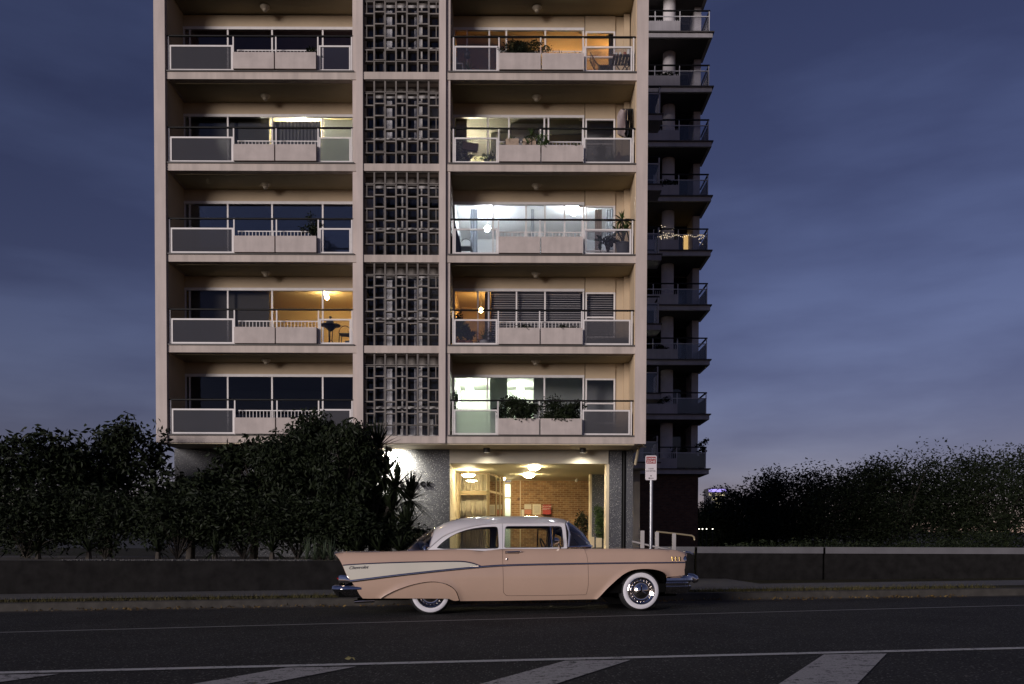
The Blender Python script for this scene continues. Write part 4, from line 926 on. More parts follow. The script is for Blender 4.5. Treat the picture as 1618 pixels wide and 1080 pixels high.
for s_ in (0, 1):
    y0, y1 = ((.05, .30), (CW - .30, CW - .05))[s_]; m = MB(); rows = []
    for t in (0, .15, .5, .85, 1):
        x = a.x + (b_.x - a.x) * t; rows.append([(x, y0, b_.y - .0), (x, y0 - .012 * (1 if s_ == 0 else 0), b_.y + .04), (x, y0 + .01, a.y - .02 + (.035 * math.sin(math.pi * min(1, .2 + t)))), (x, y1, a.y), (x, y1, b_.y)])
    m.grid([r_ + [r_[0]] for r_ in rows]); m.quad(*rows[0]); m.quad(*rows[-1]); m.build('tail_lamp_housing', CHROME, CAR, True)
    MB().lathe([(.001, 0), (.05, 0), (.06, .02)], (0, 0, 0), 14).build('tail_lamp', REDL, CAR, True).location = (a.x + .02, (y0 + y1) / 2, (a.y + b_.y) / 2)
e0, e1 = cp(560, 951, .25), cp(592, 948.5, .25); MB().tube([(e0.x, .25, e0.y + .004), (e0.x + .05, .25, e0.y + .01), (e1.x, .25, e1.y)], [.022, .026, .026], 12).build('exhaust_tip', CHROME, CAR, True)
# headlamps, grille
p = cp(1091.5, 876, .16)
for s_ in (.24, CW - .24):
    MB().lathe([(.13, 0), (.125, .09), (.105, .10), (.10, .05), (.001, .045)], (0, 0, 0), 24).build('headlamp_bezel', CHROME, CAR, True).matrix_basis = Matrix.Translation((p.x - .17, s_, p.y - .09)) @ Matrix.Rotation(R_(90), 4, 'Y')
    MB().lathe([(.10, 0), (.09, .03), (.05, .045), (.001, .05)], (0, 0, 0), 24).build('headlamp', LENS, CAR, True).matrix_basis = Matrix.Translation((p.x - .12, s_, p.y - .09)) @ Matrix.Rotation(R_(90), 4, 'Y')
    v = cp(1094.5, 874, .16); sg = s_; MB().tube([(v.x - .10, s_, v.y + .012), (v.x - .02, s_, v.y + .006), (v.x + .03, s_, v.y - .02)], [.03, .022, .010], 10).build('headlamp_visor', CHROME, CAR, True)
gm = MB(); gx = XF - .10
for i in range(9): gm.box(gx, gx + .02, .35, CW - .35, .42 + .035 * i, .43 + .035 * i)
gm.build('grille', CHROME, CAR)
# ------------------------------------------------------------------ things on the balconies
def ix(px, k, y=FY + .6): return PY(px, (689.5, 546.5, 403.5, 258.5, 115)[k] - 30, y).x
def fl(k): return zf(k) + .046
def pz(k): return zf(k) + .50                                    # soil level in the planter boxes
PYB = FY + .08
def planter_bush(k, p0, p1, h, n, size, label, seed, mat=LEAFD, hang=.0, group=None):
    x0, x1 = ix(p0, k, PYB), ix(p1, k, PYB); c = ((x0 + x1) / 2, PYB, pz(k) + h / 2 - hang)
    return bush('balcony_shrub', label, 'shrub', c, ((x1 - x0) / 2, .26, h / 2 + hang), n, size, mat, seed, group, 16, zmin=pz(k) - .01)
planter_bush(4, 793, 866, .56, 3200, .08, 'clipped dark green hedge filling a planter on the top balcony', 11, LEAFD)
for i, (p, s) in enumerate(((868, .22), (885, .26), (911, .24))):
    spiky('spiky_plant', ('small spiky succulent in the planter right of the clipped hedge', 'low fan of stiff leaves in a planter before the orange room', 'thin spiky plant at the planter end beside the folding chair')[i], 'plant', (ix(p, 4, PYB), PYB, pz(4)), [(0, 0, .03)], 20 + i, LEAFG, 16, s, .012, .02, lo=.1, hi=1.4, droop=.2)
planter_bush(0, 776, 862, .92, 3200, .11, 'bushy dark shrub spilling over the planter by the bright lowest window', 12, LEAFD, .06)
planter_bush(0, 848, 935, .98, 3400, .11, 'tall bushy shrub in the lowest balcony planter beside the frosted panel', 13, LEAFD, .08)
spiky('dracaena', 'upright strappy plant in the planter with hanging wooden boxes', 'plant', (ix(840, 3, PYB), PYB, pz(3)), [(0, 0, .45), (.1, .05, .25), (-.12, .0, .2)], 31, LEAF, 26, .34, .016, .02, droop=.6, lo=.0)
planter_bush(3, 846, 868, .62, 420, .10, 'loose leafy plant overhanging the planter joint below the clothes', 32, LEAF, .12)
planter_bush(3, 878, 893, .22, 120, .07, 'small trailing plant in the planter before white pickets', 33, LEAFD, .06)
planter_bush(3, 903, 917, .20, 110, .07, 'small silvery plant at the planter end beside dark glass', 34, LEAFG, .03)
for i, p in enumerate((799, 826)):                                 # wooden boxes hung on the rail
    x = ix(p, 3, FY + .2); e = empty('hanging_box', (x, FY + .18, zf(3) + .64)); tag(e, ('pale wooden box with tufted plant hooked on the balcony rail', 'pale wooden box holding a pink flower beside the strappy plant')[i], 'planter')
    w = M('pale_wood', (.34, .25, .18), .7, var=.3, scale=10); box('box_front', w, e, 0, .42, -.10, -.08, .0, .22); box('box_side', w, e, 0, .02, -.08, .06, .0, .22); box('box_side', w, e, .40, .42, -.08, .06, .0, .22); box('box_back', w, e, 0, .42, .06, .08, 0, .22); box('shelf', BLACK, e, -.01, .43, -.10, .08, -.06, -.005); box('hook', METAL_D, e, -.03, .45, .081, .10, .17, .24)
    l = MB(); blades(l, (.2, 0, .2), random.Random(50 + i), 18, .24, .012, .6, .1, 1.3); l.build('foliage', LEAF, e)
planter_bush(1, 805, 850, .22, 260, .07, 'row of small seedlings in the planter below venetian blinds', 35, LEAFD)
planter_bush(1, 868, 915, .22, 240, .07, 'low ragged herbs in the planter below the wide blind', 36, LEAFD)
spiky('small_plant', 'wispy little plant on the bare planter of the bright flat', 'plant', (ix(830, 2, PYB), PYB, pz(2)), [(0, 0, .02)], 37, LEAFD, 9, .22, .008, .01, lo=.1, hi=.7, droop=.8)
def pots(k, items):
    for (p, y, rad, h, n, size, pot, label, seed, kind) in items:
        x = ix(p, k, FY + y); b = (x, FY + y, fl(k))
        if kind == 'b': bush('potted_plant', label, 'plant', (x, FY + y, fl(k) + pot[1] + h / 2), (rad, rad, h / 2 + .03), n, size, LEAF if seed % 2 else LEAFD, seed, None, 9, pot, zmin=fl(k))
        else: spiky('potted_plant', label, 'plant', b, [(0, 0, pot[1] + .05)], seed, LEAF if seed % 2 else LEAFG, n, h, size, .03, pot, lo=.0, hi=1.35, droop=.5)
pots(1, [(728, .45, .26, .75, 520, .11, (.15, .22, POT_T), 'tall leafy plant in a terracotta pot by the warm-lit flat', 61, 'b'), (741, .40, .22, .46, 260, .15, (.13, .20, POT_T), 'drooping broad-leaved plant in a terracotta pot behind balcony glass', 62, 'b'),
         (765, .40, .20, .50, 30, .02, (.15, .22, POT_W), 'palm-like plant in a round white pot behind balcony glass', 63, 's'), (778, .5, .16, .5, 200, .09, (.12, .2, POT_G), 'thin leafy plant beside the round white pot', 64, 'b'), (727, 1.05, .22, .98, 420, .12, (.17, .3, POT_G), 'tall dark shrub standing against the warm-lit window', 66, 'b')])
pots(3, [(738, .45, .24, .42, 160, .12, (.12, .16, POT_G), 'small sprawling plant silhouetted on the pale yellow wall', 68, 'b'), (771, .45, .22, .34, 120, .11, (.11, .14, POT_G), 'short plant with round leaves in front of pale curtain', 69, 'b'), (724, .6, .22, .9, 260, .09, (.14, .26, POT_G), 'tall wiry plant in the dark corner beside the hung brown box', 70, 'b'),
         (932, .4, .16, .55, 22, .012, (.12, .16, POT_G), 'thin arching plant behind dark glass below the clothes', 71, 's'), (950, .4, .22, .5, 260, .10, (.14, .18, POT_G), 'leafy plant in a grey pot behind dark glass', 72, 'b'), (966, .5, .2, .62, 20, .018, (.14, .2, POT_G), 'arching strappy plant beside the red pot', 73, 's')])
pots(4, [(741, .45, .2, .46, 30, .012, (.12, .20, POT_W), 'spiky grass in a round white pot on the top balcony', 75, 's')])
pots(0, [(718, .95, .14, 1.45, 420, .10, (.14, .25, POT_G), 'tall climbing vine in the corner of the bright lowest flat', 77, 'b')])
spiky('dracaena', 'tall dracaena in a large grey pot on the bright balcony', 'plant', (ix(984, 2, FY + .5), FY + .5, fl(2)), [(-.02, 0, 1.28), (.12, .05, .98), (-.16, .0, .90)], 81, LEAF, 34, .46, .026, .035, (.23, .52, POT_G), droop=.75, lo=-.3)
bush('rubber_plant', 'broad-leaved plant leaning beside the large dracaena pot', 'plant', (ix(961, 2, FY + .45), FY + .45, fl(2) + .62), (.28, .2, .36), 60, .26, LEAFD, 82, None, 7, (.12, .2, POT_G), zmin=fl(2))
def simple_pot(k, p, y, rad, h, mat, label):
    x = ix(p, k, FY + y); o = lathe_pot(rad, h).build('flower_pot', mat, None, True); o.location = (x, FY + y, fl(k)); tag(o, label, 'pot')
for i, (p, rd, h) in enumerate(((925, .09, .16), (934, .07, .12), (945, .13, .18))): simple_pot(0, p, .3, rd, h, POT_W, ('small pale pot in the corner of the lowest hazy panel', 'tiny pale pot between two larger ones behind hazy glass', 'wide pale pot behind hazy glass on the lowest balcony')[i])
# red tapered pot and blue tub on the storey with clothes
o = MB().lathe([(.13, 0), (.15, .12), (.12, .22), (.13, .36), (.05, .48), (.04, .56)], (0, 0, 0), 16).build('red_jar', M('red_glaze', (.34, .05, .05), .4), None, True); o.location = (ix(977, 3), FY + .45, fl(3)); tag(o, 'tall red jar behind dark balcony glass', 'jar')
o = MB().lathe([(.20, 0), (.24, .30), (.26, .31), (.26, .34)], (0, 0, 0), 18).build('plastic_tub', M('blue_plastic', (.10, .12, .17), .5), None, True); o.location = (ix(990, 3), FY + .45, fl(3)); tag(o, 'blue grey plastic tub standing beside the red jar', 'tub')
o = MB().lathe([(.16, 0), (.18, .2), (.19, .22)], (0, 0, 0), 18).build('plastic_tub', M('teal_plastic', (.06, .11, .11), .5), None, True); o.location = (ix(963, 3), FY + .25, fl(3)); tag(o, 'low teal tub on the floor left of the red jar', 'tub')
# brown trough hung askew
e = empty('hanging_trough', (ix(743, 3, FY + .25), FY + .25, zf(3) + .63)); e.rotation_euler = (0, R_(9), 0); w = M('brown_trough', (.09, .05, .045), .6, var=.2)
box('trough_body', w, e, -.24, .24, -.09, .09, -.10, .10); box('trough_rim', w, e, -.26, .26, -.11, .11, .10, .125)
for x in (-.2, .2): MB().tube([(x, 0, .12), (x, .0, .24)], .006, 5).build('hanger_wire', METAL_D, e)
tag(e, 'brown trough hanging crooked from the balcony rail', 'trough')
# clothes airer with garments
ya = FY + .55; x0, x1 = ix(983, 3, ya), ix(1001, 3, ya); zt = zf(3) + 2.03
e = empty('clothes_rack', (x0, ya, fl(3))); m = MB(); m.tube([(0, 0, 0), (0, 0, zt - fl(3))], .012, 6); MB().tube([(x1 - x0, 0, 0), (x1 - x0, 0, zt - fl(3))], .012, 6).build('upright', METAL_D, e); m.build('upright', METAL_D, e)
MB().tube([(0, 0, zt - fl(3)), (x1 - x0, 0, zt - fl(3))], .018, 6).build('hanging_bar', METAL_D, e); MB().tube([(0, -.2, .02), (0, .2, .02)], .012, 6).build('foot', METAL_D, e); MB().tube([(x1 - x0, -.2, .02), (x1 - x0, .2, .02)], .012, 6).build('foot', METAL_D, e); tag(e, 'black clothes rack standing in the balcony corner', 'clothes rack')
def garment(px, w, h, col, label, seed, ro, y=ya):
    r = random.Random(seed); x = ix(px, 3, y); m = MB()
    for sy in (-.03, .03):
        rows = []
        for i in range(7):
            t = i / 6; hw = w * (.18 + .30 * min(1, t * 4) + .04 * t); rows.append([(hw * (j / 4 - 1), sy * (1 - (j / 4 - 1) ** 2) + .012 * math.sin(5 * t + j), -.03 - h * t) for j in range(9)])
        m.grid(rows)
    e = m.build('garment', M('cloth_' + str(seed), col, .9, var=.15, scale=12), None, True); e.location = (x, y, zt); e.rotation_euler = (0, 0, R_(ro)); MB().tube([(0, 0, -.04), (0, 0, -.01), (.015, 0, .012), (.03, 0, -.002)], .005, 5).build('hanger_hook', METAL_D, e); tag(e, label, 'clothes')
garment(983.5, .52, .85, (.50, .42, .41), 'pale shirt hanging at the end of the clothes rack', 1, 42); garment(989, .5, .80, (.40, .34, .34), 'greyish shirt hanging second on the clothes rack', 2, 74); garment(993, .5, .9, (.03, .03, .045), 'dark blue jacket on the clothes rack', 3, 78); garment(996.5, .5, .95, (.012, .012, .013), 'black coat on the clothes rack beside the dark jacket', 4, 76); garment(1000, .4, 1.0, (.02, .02, .02), 'long black garment at the pier end of the clothes rack', 5, 80)
# folding chair and table, top balcony
e = empty('folding_chair', (ix(947, 4), FY + .6, fl(4)))
box('seat', WOOD, e, -.04, .32, -.22, .22, .40, .43); m = MB()
for sy in (-.21, .21):
    MB().tube([(-.30, sy, .82), (-.16, sy, .55), (-.04, sy, .40), (.06, sy, .20), (.26, sy, .012)], .018, 6).build('leg', WOOD, e); MB().tube([(.30, sy, .40), (.14, sy, .22), (-.06, sy, .012)], .016, 6).build('leg', WOOD, e)
for i in range(4): t = i / 3; box('back_slat', WOOD, e, -.29 + .13 * t, -.275 + .13 * t, -.20, .20, .76 - .22 * t - .05, .76 - .22 * t)
tag(e, 'grey wooden folding chair behind glass on the top balcony', 'chair')
e = empty('folding_table', (ix(985, 4), FY + .6, fl(4)))
for i in range(7): box('top_slat', WOOD, e, -.36 + .105 * i, -.275 + .105 * i, -.3, .3, .70, .725)
for sy in (-.26, .26):
    MB().tube([(-.22, sy, .012), (.24, sy, .70)], .018, 6).build('leg', WOOD, e); MB().tube([(.24, sy - .03, .012), (-.22, sy - .03, .70)], .018, 6).build('leg', WOOD, e); MB().tube([(-.34, sy, .685), (.34, sy, .685)], .014, 6).build('apron', WOOD, e)
tag(e, 'grey slatted folding table with small pots on the top balcony', 'table')
for i, (dx, rd, h, mt) in enumerate(((-.24, .04, .12, POT_W), (-.12, .045, .13, POT_W), (.03, .055, .13, POT_T), (.15, .06, .22, POT_W), (.28, .055, .16, POT_G))):
    o = MB().lathe([(rd * .7, 0), (rd, h * .6), (rd * .8, h * .85), (rd * .9, h), (.01, h * .98)], (0, 0, 0), 12).build('table_pot', mt, None, True); o.location = (ix(985, 4) + dx, FY + .45, fl(4) + .727)
    tag(o, ('small white cup at the end of the slatted table', 'white cup beside the end cup on the slatted table', 'terracotta pot in the middle of the slatted table', 'taller white jar on the slatted table', 'dark little pot on the slatted table by the pier')[i], 'pot')
# little white side table and hanging lantern, top balcony
e = empty('side_table', (ix(723, 4), FY + .55, fl(4))); box('table_top', WHITE, e, -.22, .2, -.2, .2, .42, .46)
for sx in (-.2, .16):
    for sy in (-.18, .15): box('leg', WHITE, e, sx, sx + .035, sy, sy + .035, 0, .42)
tag(e, 'small white side table with a vase on the top balcony', 'table')
o = MB().lathe([(.06, 0), (.08, .1), (.05, .2), (.055, .24)], (0, 0, 0), 14).build('vase', M('pale_vase', (.45, .45, .5), .4), None, True); o.location = (ix(720, 4), FY + .5, fl(4) + .461); tag(o, 'pale vase on the small white side table', 'vase')
o = MB().ball((0, 0, 0), .11, 14, 8); o = o.build('lantern', M('lantern_dark', (.05, .04, .045), .5, var=.4, scale=30), None, True); o.location = (ix(738.5, 4, FY + .3), FY + .3, zf(4) + .72); MB().tube([(0, 0, .1), (0, 0, .36)], .008, 5).build('cord', METAL_D, o); MB().lathe([(.05, .09), (.03, .13), (.005, .15)], (0, 0, 0), 10).build('cap', METAL_D, o); tag(o, 'dark round lantern hanging over the top balcony panel', 'lantern')
# covered umbrella and wire chair of the bright flat
e = empty('folded_umbrella', (ix(719, 2, FY + .5), FY + .5, fl(2))); MB().lathe([(.20, 0), (.21, .05), (.19, .4), (.10, .8), (.03, 1.05)], (0, 0, 0), 12).build('cover', M('navy_cover', (.03, .035, .05), .7, var=.3), e, True); MB().tube([(0, 0, .9), (0, 0, 1.2)], .02, 6).build('pole', WHITE, e); tag(e, 'navy covered umbrella leaning in the bright balcony corner', 'umbrella')
def wire_chair(k, p, y, label, flip=1, mat=METAL_D):
    e = empty('wire_chair', (ix(p, k, FY + y), FY + y, fl(k))); box('seat', mat, e, -.2, .2, -.2, .2, .42, .45); m = []
    for sx in (-.18, .18):
        for sy in (-.18, .18): MB().tube([(sx, sy, .42), (sx * 1.15, sy * 1.15, .015)], .014, 6).build('leg', mat, e)
    pts = [(flip * (.19 + .05 * math.sin(math.pi * t)), -.2 + .4 * t, .44 + .40 * math.sin(math.pi * t)) for t in [i / 10 for i in range(11)]]; MB().tube(pts, .014, 6).build('backrest', mat, e)
    pts = [(.2 * math.cos(math.pi * t) * -flip * -1, -.2, .44 + .24 * math.sin(math.pi * t)) for t in [i / 8 for i in range(9)]]; MB().tube(pts, .012, 6).build('armrest', mat, e)
    return tag(e, label, 'chair')
wire_chair(2, 737, .75, 'thin metal chair standing in front of the bright window', -1, M('grey_chair', (.18, .19, .21), .4, .4)); wire_chair(1, 547, .55, 'dark cane chair with rounded arms on the warm-lit balcony', 1)
e = empty('bistro_table', (ix(522, 1, FY + .55), FY + .55, fl(1))); MB().lathe([(.30, .72), (.325, .73), (.325, .755), (.30, .765)], (0, 0, 0), 28).build('table_top', METAL_D, e, True); MB().lathe([(.20, .70), (.10, .60), (.04, .55)], (0, 0, 0), 16, cap=False).build('table_brace', METAL_D, e, True)
for i in range(3):
    a = 6.283 * i / 3 + .5; c, s_ = math.cos(a), math.sin(a); MB().tube([(.08 * c, .08 * s_, .66), (.05 * c, .05 * s_, .25), (.22 * c, .22 * s_, .018)], .016, 6).build('leg', METAL_D, e)
tag(e, 'round dark bistro table on the warm-lit balcony', 'table')
o = MB().lathe([(.12, 0), (.14, .05), (.10, .13), (.03, .17), (.025, .22), (.05, .23), (.04, .27)], (0, 0, 0), 18).build('table_lantern', M('dark_glaze', (.05, .045, .04), .4), None, True); o.location = (ix(522, 1, FY + .55), FY + .55, fl(1) + .766); tag(o, 'squat dark lantern on the round bistro table', 'lantern')
spiky('potted_plant', 'spiky potted plant tucked behind the cane chair', 'plant', (ix(553, 1, FY + .9), FY + .9, fl(1)), [(0, 0, .42)], 91, LEAFD, 14, .34, .012, .03, (.15, .3, POT_G), lo=.2, hi=1.4, droop=.3)
bush('potted_plant', 'dense dark shrub in a pot beside the sky-reflecting window', 'plant', (ix(493, 2, FY + .35), FY + .35, fl(2) + .95), (.34, .25, .40), 700, .10, LEAFD, 92, None, 10, (.17, .5, POT_W), zmin=fl(2))
bush('potted_plant', 'leafy plant in a tall pale pot on the dim mauve balcony', 'plant', (ix(495, 4, FY + .35), FY + .35, fl(4) + .72), (.2, .2, .22), 160, .14, LEAFD, 93, None, 7, (.15, .48, POT_W), zmin=fl(4))
# barbecue under the blinds
e = empty('barbecue', (ix(983, 1, FY + .5), FY + .5, fl(1))); d = M('barbecue_black', (.012, .012, .013), .35); box('cabinet', d, e, -.42, .38, -.2, .2, .0, .20); MB().box(-.44, .40, -.22, .22, .20, .25).build('shelf', M('barbecue_steel', (.12, .12, .12), .4, .6), e); MB().grid([[(-.40 + .76 * t, -.2 + .4 * j / 8, .25 + .10 * math.sin(math.pi * j / 8)) for j in range(9)] for t in (0, .5, 1)]).build('hood', d, e, True); MB().tube([(-.2, -.21, .30), (.16, -.21, .30)], .012, 6).build('handle', GALV, e)
for sx in (-.4, .36):
    for sy in (-.18, .18): MB().ball((sx, sy, .02), .02, 8, 4).build('wheel', d, e)
tag(e, 'low black barbecue with lid behind hazy balcony glass', 'barbecue')

# ------------------------------------------------------------------ side wing balconies (rear of the block) and the tower behind
SW = empty('side_wing', (5, 36, 0)); tag(SW, 'rear wing of the block with small glass-fronted side balconies', 'building')
def sb(name, mat, x0, x1, y0, y1, z0, z1, par=None): return MB().box(x0 - 5, x1 - 5, y0 - 36, y1 - 36, z0, z1).build(name, mat, par or SW)
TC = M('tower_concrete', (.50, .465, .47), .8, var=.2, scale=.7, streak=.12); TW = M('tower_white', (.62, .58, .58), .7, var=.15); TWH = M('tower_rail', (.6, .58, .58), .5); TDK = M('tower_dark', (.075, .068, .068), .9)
x1 = PY(1040, 400, 36).x
sb('wall', TC, 3.4, x1 - .55, 37.0, 38.2, -.3, zf(5) + 1)
for k in range(0, 6):
    b = sb('balcony', TC, 4.3, x1 + .12, 35.9, 37.0, zf(k) - .22, zf(k)); sb('nosing', NOSE, 4.3, x1 + .16, 35.86, 36.99, zf(k) + .001, zf(k) + .05, b)
    sb('glass_panel', BGLASS, 4.4, x1 - .05, 35.95, 35.96, zf(k) + .08, zf(k) + .86, b); sb('panel_rail', TWH, 4.4, x1 + .02, 35.93, 35.98, zf(k) + .86, zf(k) + .91, b); sb('post', TWH, x1 - .02, x1 + .03, 35.93, 35.98, zf(k) + .05, zf(k) + 1.14, b); sb('handrail', BLACK, 4.4, x1 + .06, 35.92, 35.98, zf(k) + 1.14, zf(k) + 1.19, b); sb('handrail', BLACK, x1 + .0, x1 + .06, 35.985, 37.0, zf(k) + 1.14, zf(k) + 1.19, b); sb('glass_panel', BGLASS, x1 + .005, x1 + .015, 36.0, 37.0, zf(k) + .08, zf(k) + .86, b)
TY = 45.8; TX0, TX1 = 6.4, PY(1119.5, 400, TY).x
TB = empty('apartment_tower', (8.5, TY, 0)); tag(TB, 'tall shadowed apartment tower with stacked corner balconies behind the block', 'building')
def tb(name, mat, x0, x1, y0, y1, z0, z1, par=None): return MB().box(x0 - 8.5, x1 - 8.5, y0 - TY, y1 - TY, z0, z1).build(name, mat, par or TB)
def tm(name, mat, mb, par=None, smooth=False):
    mb.v = [(v[0] - 8.5, v[1] - TY, v[2]) for v in mb.v]; return mb.build(name, mat, par or TB, smooth)
tz = [PY(1080, 740.7 - 86.25 * j, TY).z for j in range(11)]
xw = PY(1105, 400, TY + 2.0).x; xa = PY(1094.5, 400, TY + 2).x
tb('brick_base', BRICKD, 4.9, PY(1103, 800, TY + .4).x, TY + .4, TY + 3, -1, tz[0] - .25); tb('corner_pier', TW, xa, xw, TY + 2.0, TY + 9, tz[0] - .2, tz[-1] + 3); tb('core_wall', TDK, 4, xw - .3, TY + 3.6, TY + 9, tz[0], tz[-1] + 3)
tb('flank_wall', TC, 4, TX0 + .9, TY + 1.9, TY + 3.6, tz[0] - .25, tz[-1] + 3)
cxm = PY(1055, 400, TY + 1.5).x
r = random.Random(5)
for j, z in enumerate(tz):
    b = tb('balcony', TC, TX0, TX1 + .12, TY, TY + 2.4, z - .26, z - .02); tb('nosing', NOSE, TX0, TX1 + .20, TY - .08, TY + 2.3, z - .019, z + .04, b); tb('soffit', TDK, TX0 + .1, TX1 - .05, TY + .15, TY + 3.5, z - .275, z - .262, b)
    tm('round_column', TW, MB().lathe([(.34, 0), (.34, 2.64)], (cxm, TY + 1.5, z + .001), 24), None, True)
    xp = PY(1072, 400, TY).x; xq = PY(1033, 400, TY).x
    tb('planter_box', TC, xq - .8, xp, TY - .06, TY + .35, z + .042, z + .56, b); tb('handrail', BLACK, xq - .8, TX1, TY + .05, TY + .12, z + 1.14, z + 1.20, b); tb('handrail', BLACK, TX1 - .07, TX1, TY + .121, TY + 2.0, z + 1.14, z + 1.20, b); tb('panel_rail', TWH, xq - .8, TX1 - .02, TY + .06, TY + .11, z + .85, z + .89, b)
    for x in (xq, xp, TX1 - .05): tb('post', TWH, x - .022, x + .022, TY + .065, TY + .105, z + .04, z + 1.14, b)
    tb('glass_panel', SMOKE if j in (0, 1, 9) else BGLASS, xp + .03, TX1 - .08, TY + .08, TY + .087, z + .08, z + .85, b); tb('glass_panel', BGLASS, TX1 - .06, TX1 - .053, TY + .15, TY + 2.0, z + .08, z + .85, b); tb('panel_rail', TWH, TX1 - .08, TX1 - .04, TY + .12, TY + 2.0, z + .85, z + .89, b)
    n = 12; first = None
    for i in range(n):
        x = xq + .06 + (xp - xq - .12) * i / (n - 1)
        if not first: first = tb('picket', TWH, x - .012, x + .012, TY + .36, TY + .38, z + .04, z + .87, b); f0 = x
        else: share(first, 'picket', b, (x - f0, 0, 0))
    tb('window_frame', TWH, xp - .15, xp - .08, TY + 3.5, TY + 3.58, z, z + 2.3); tb('window', GLASS, xp - .08, xa, TY + 3.52, TY + 3.53, z + .04, z + 2.3)
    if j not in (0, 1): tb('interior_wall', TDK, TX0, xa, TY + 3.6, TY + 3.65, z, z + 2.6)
# lit doorway and fairy lights on one tower balcony
z = tz[4]; xx0, xx1 = PY(1081, 390, TY + 3.2).x, PY(1091.5, 390, TY + 3.2).x
tb('lit_doorway', EM('doorway_glow', (1, .62, .20), 1.1), xx0, xx1, TY + 3.3, TY + 3.36, z + .25, z + 2.05)
sl_ = MB(); r = random.Random(8)
for i in range(34): p = PY(r.uniform(1042, 1065), r.uniform(354, 385), TY + 1.0); sl_.ball((p.x, TY + 1.0, p.z), .014, 6, 4)
for i in range(26): t = i / 25; p = PY(1036 + 76 * t, 372.5 + 1.5 * math.sin(t * 25), TY + .03); sl_.ball((p.x, TY + .03, p.z), .014, 6, 4)
for i in range(14): p = PY(r.uniform(1103, 1114), r.uniform(370, 386), TY + .4); sl_.ball((p.x, TY + .4, p.z), .014, 6, 4)
e = sl_.build('string_lights', EM('fairy_glow', (1, .80, .55), 3.0)); struct(e, 'stuff'); e['label'] = 'tiny warm fairy lights strung across one tower balcony'; e['category'] = 'string lights'
tower_plants = [(1, .5, 'low dark plant behind pickets in the lowest tower planter but one', 1050, 30), (7, .35, 'rounded dark plant in a high tower planter', 1050, 34), (5, .4, 'trailing dark plant along a tower planter above the fairy lights', 1053, 36), (0, 1.2, 'wide leafy plant filling the lowest tower balcony', 1078, 34), (2, .35, 'dark plant in a tower planter two above the brick base', 1048, 24)]
for j, h, lb, px, w in tower_plants:
    p = PY(px, 400, TY + .2); bush('balcony_shrub', lb, 'shrub', (p.x, TY + .15 if j else TY + .8, tz[j] + (.5 if j else .2) + h / 2), (w / 1350 * TY / 2, .3, h / 2), 420, .13, LEAFD, 200 + j, None, 10, zmin=tz[j] + (.49 if j else .041))
bush('potted_tree', 'small gnarled tree leaning over the lowest tower balcony corner', 'plant', (PY(1108, 700, TY + .4).x, TY + .4, tz[0] + 1.35), (.45, .4, .5), 260, .17, LEAFD, 221, None, 8, (.2, .4, POT_G), zmin=tz[0] + .041, spread=.3)
o = lathe_pot(.24, .62).build('flower_pot', POT_W, None, True); o.location = (PY(1091, 720, TY + .5).x, TY + .5, tz[0] + .041); tag(o, 'tall pale pot behind glass on the lowest tower balcony', 'pot')

# ------------------------------------------------------------------ garden in front of the pebble wall
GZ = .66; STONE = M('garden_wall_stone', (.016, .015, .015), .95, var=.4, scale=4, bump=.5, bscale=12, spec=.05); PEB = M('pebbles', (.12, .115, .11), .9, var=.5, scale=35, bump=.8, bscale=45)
gw = []; 
def gpt(t, s, z): p = KERB0 + DIR * t + NRM * s; return (p.x, p.y, z)
m = MB(); TW_ = [-60, -30, -15, -8, -4, -1.2]
m.grid([[gpt(t, 3.42, -.4), gpt(t, 3.42, GZ), gpt(t, 3.72, GZ), gpt(t, 3.72, -.4)] for t in TW_]); e_ = [gpt(-1.2, 3.42, -.4), gpt(-1.2, 3.42, GZ), gpt(-1.2, 3.72, GZ), gpt(-1.2, 3.72, -.4)]; m.quad(*e_)
o = m.build('garden_wall', STONE); tag(o, 'low dark retaining wall along the garden beside the footpath', 'wall')
struct(MB().grid([[gpt(t, s, GZ - .03) for s in (3.72, 5, 7, 10)] + [(gpt(t, 0, 0)[0], BY, GZ - .03)] for t in [-60, -30, -20, -12, -8, -4, -1.2]]).build('garden_bed', SOIL))
pm = MB(); r = random.Random(21)
for i in range(2600):
    t = r.uniform(-9, -4.0); s = r.uniform(3.72, 4.6); p = gpt(t, s, GZ - .02); q = r.uniform(.012, .03); pm.ball((p[0], p[1], p[2] + r.uniform(0, .03)), q, 5, 3, .7)
o = pm.build('pebble_bed', PEB); struct(o, 'stuff'); o['label'] = 'pale pebbles covering the garden edge above the wall'; o['category'] = 'pebbles'
def gpos(px, Y): return (PY(px, 860, Y).x, Y, GZ - .04)
def cpos(px, py, Y): p = PY(px, py, Y); return (p.x, p.y, p.z)
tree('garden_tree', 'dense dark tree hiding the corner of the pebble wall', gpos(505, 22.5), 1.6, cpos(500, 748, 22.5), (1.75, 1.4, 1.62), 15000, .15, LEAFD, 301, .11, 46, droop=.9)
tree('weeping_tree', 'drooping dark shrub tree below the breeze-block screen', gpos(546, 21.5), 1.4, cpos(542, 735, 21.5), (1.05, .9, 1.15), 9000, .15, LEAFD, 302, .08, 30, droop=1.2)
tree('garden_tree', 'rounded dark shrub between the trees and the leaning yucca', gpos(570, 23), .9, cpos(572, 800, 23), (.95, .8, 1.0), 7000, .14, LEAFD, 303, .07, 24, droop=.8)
YL = dict(n=130, L=.85, w=.024, droop=.14, lo=-.75, hi=1.5)
spiky('yucca', 'yucca with leaning bare trunk silhouetted against the pebble wall', 'plant', gpos(604, 22), [tuple(Vector(cpos(648, 790, 22)) - Vector(gpos(604, 22)))], 311, LEAFD, trunk=.07, **YL)
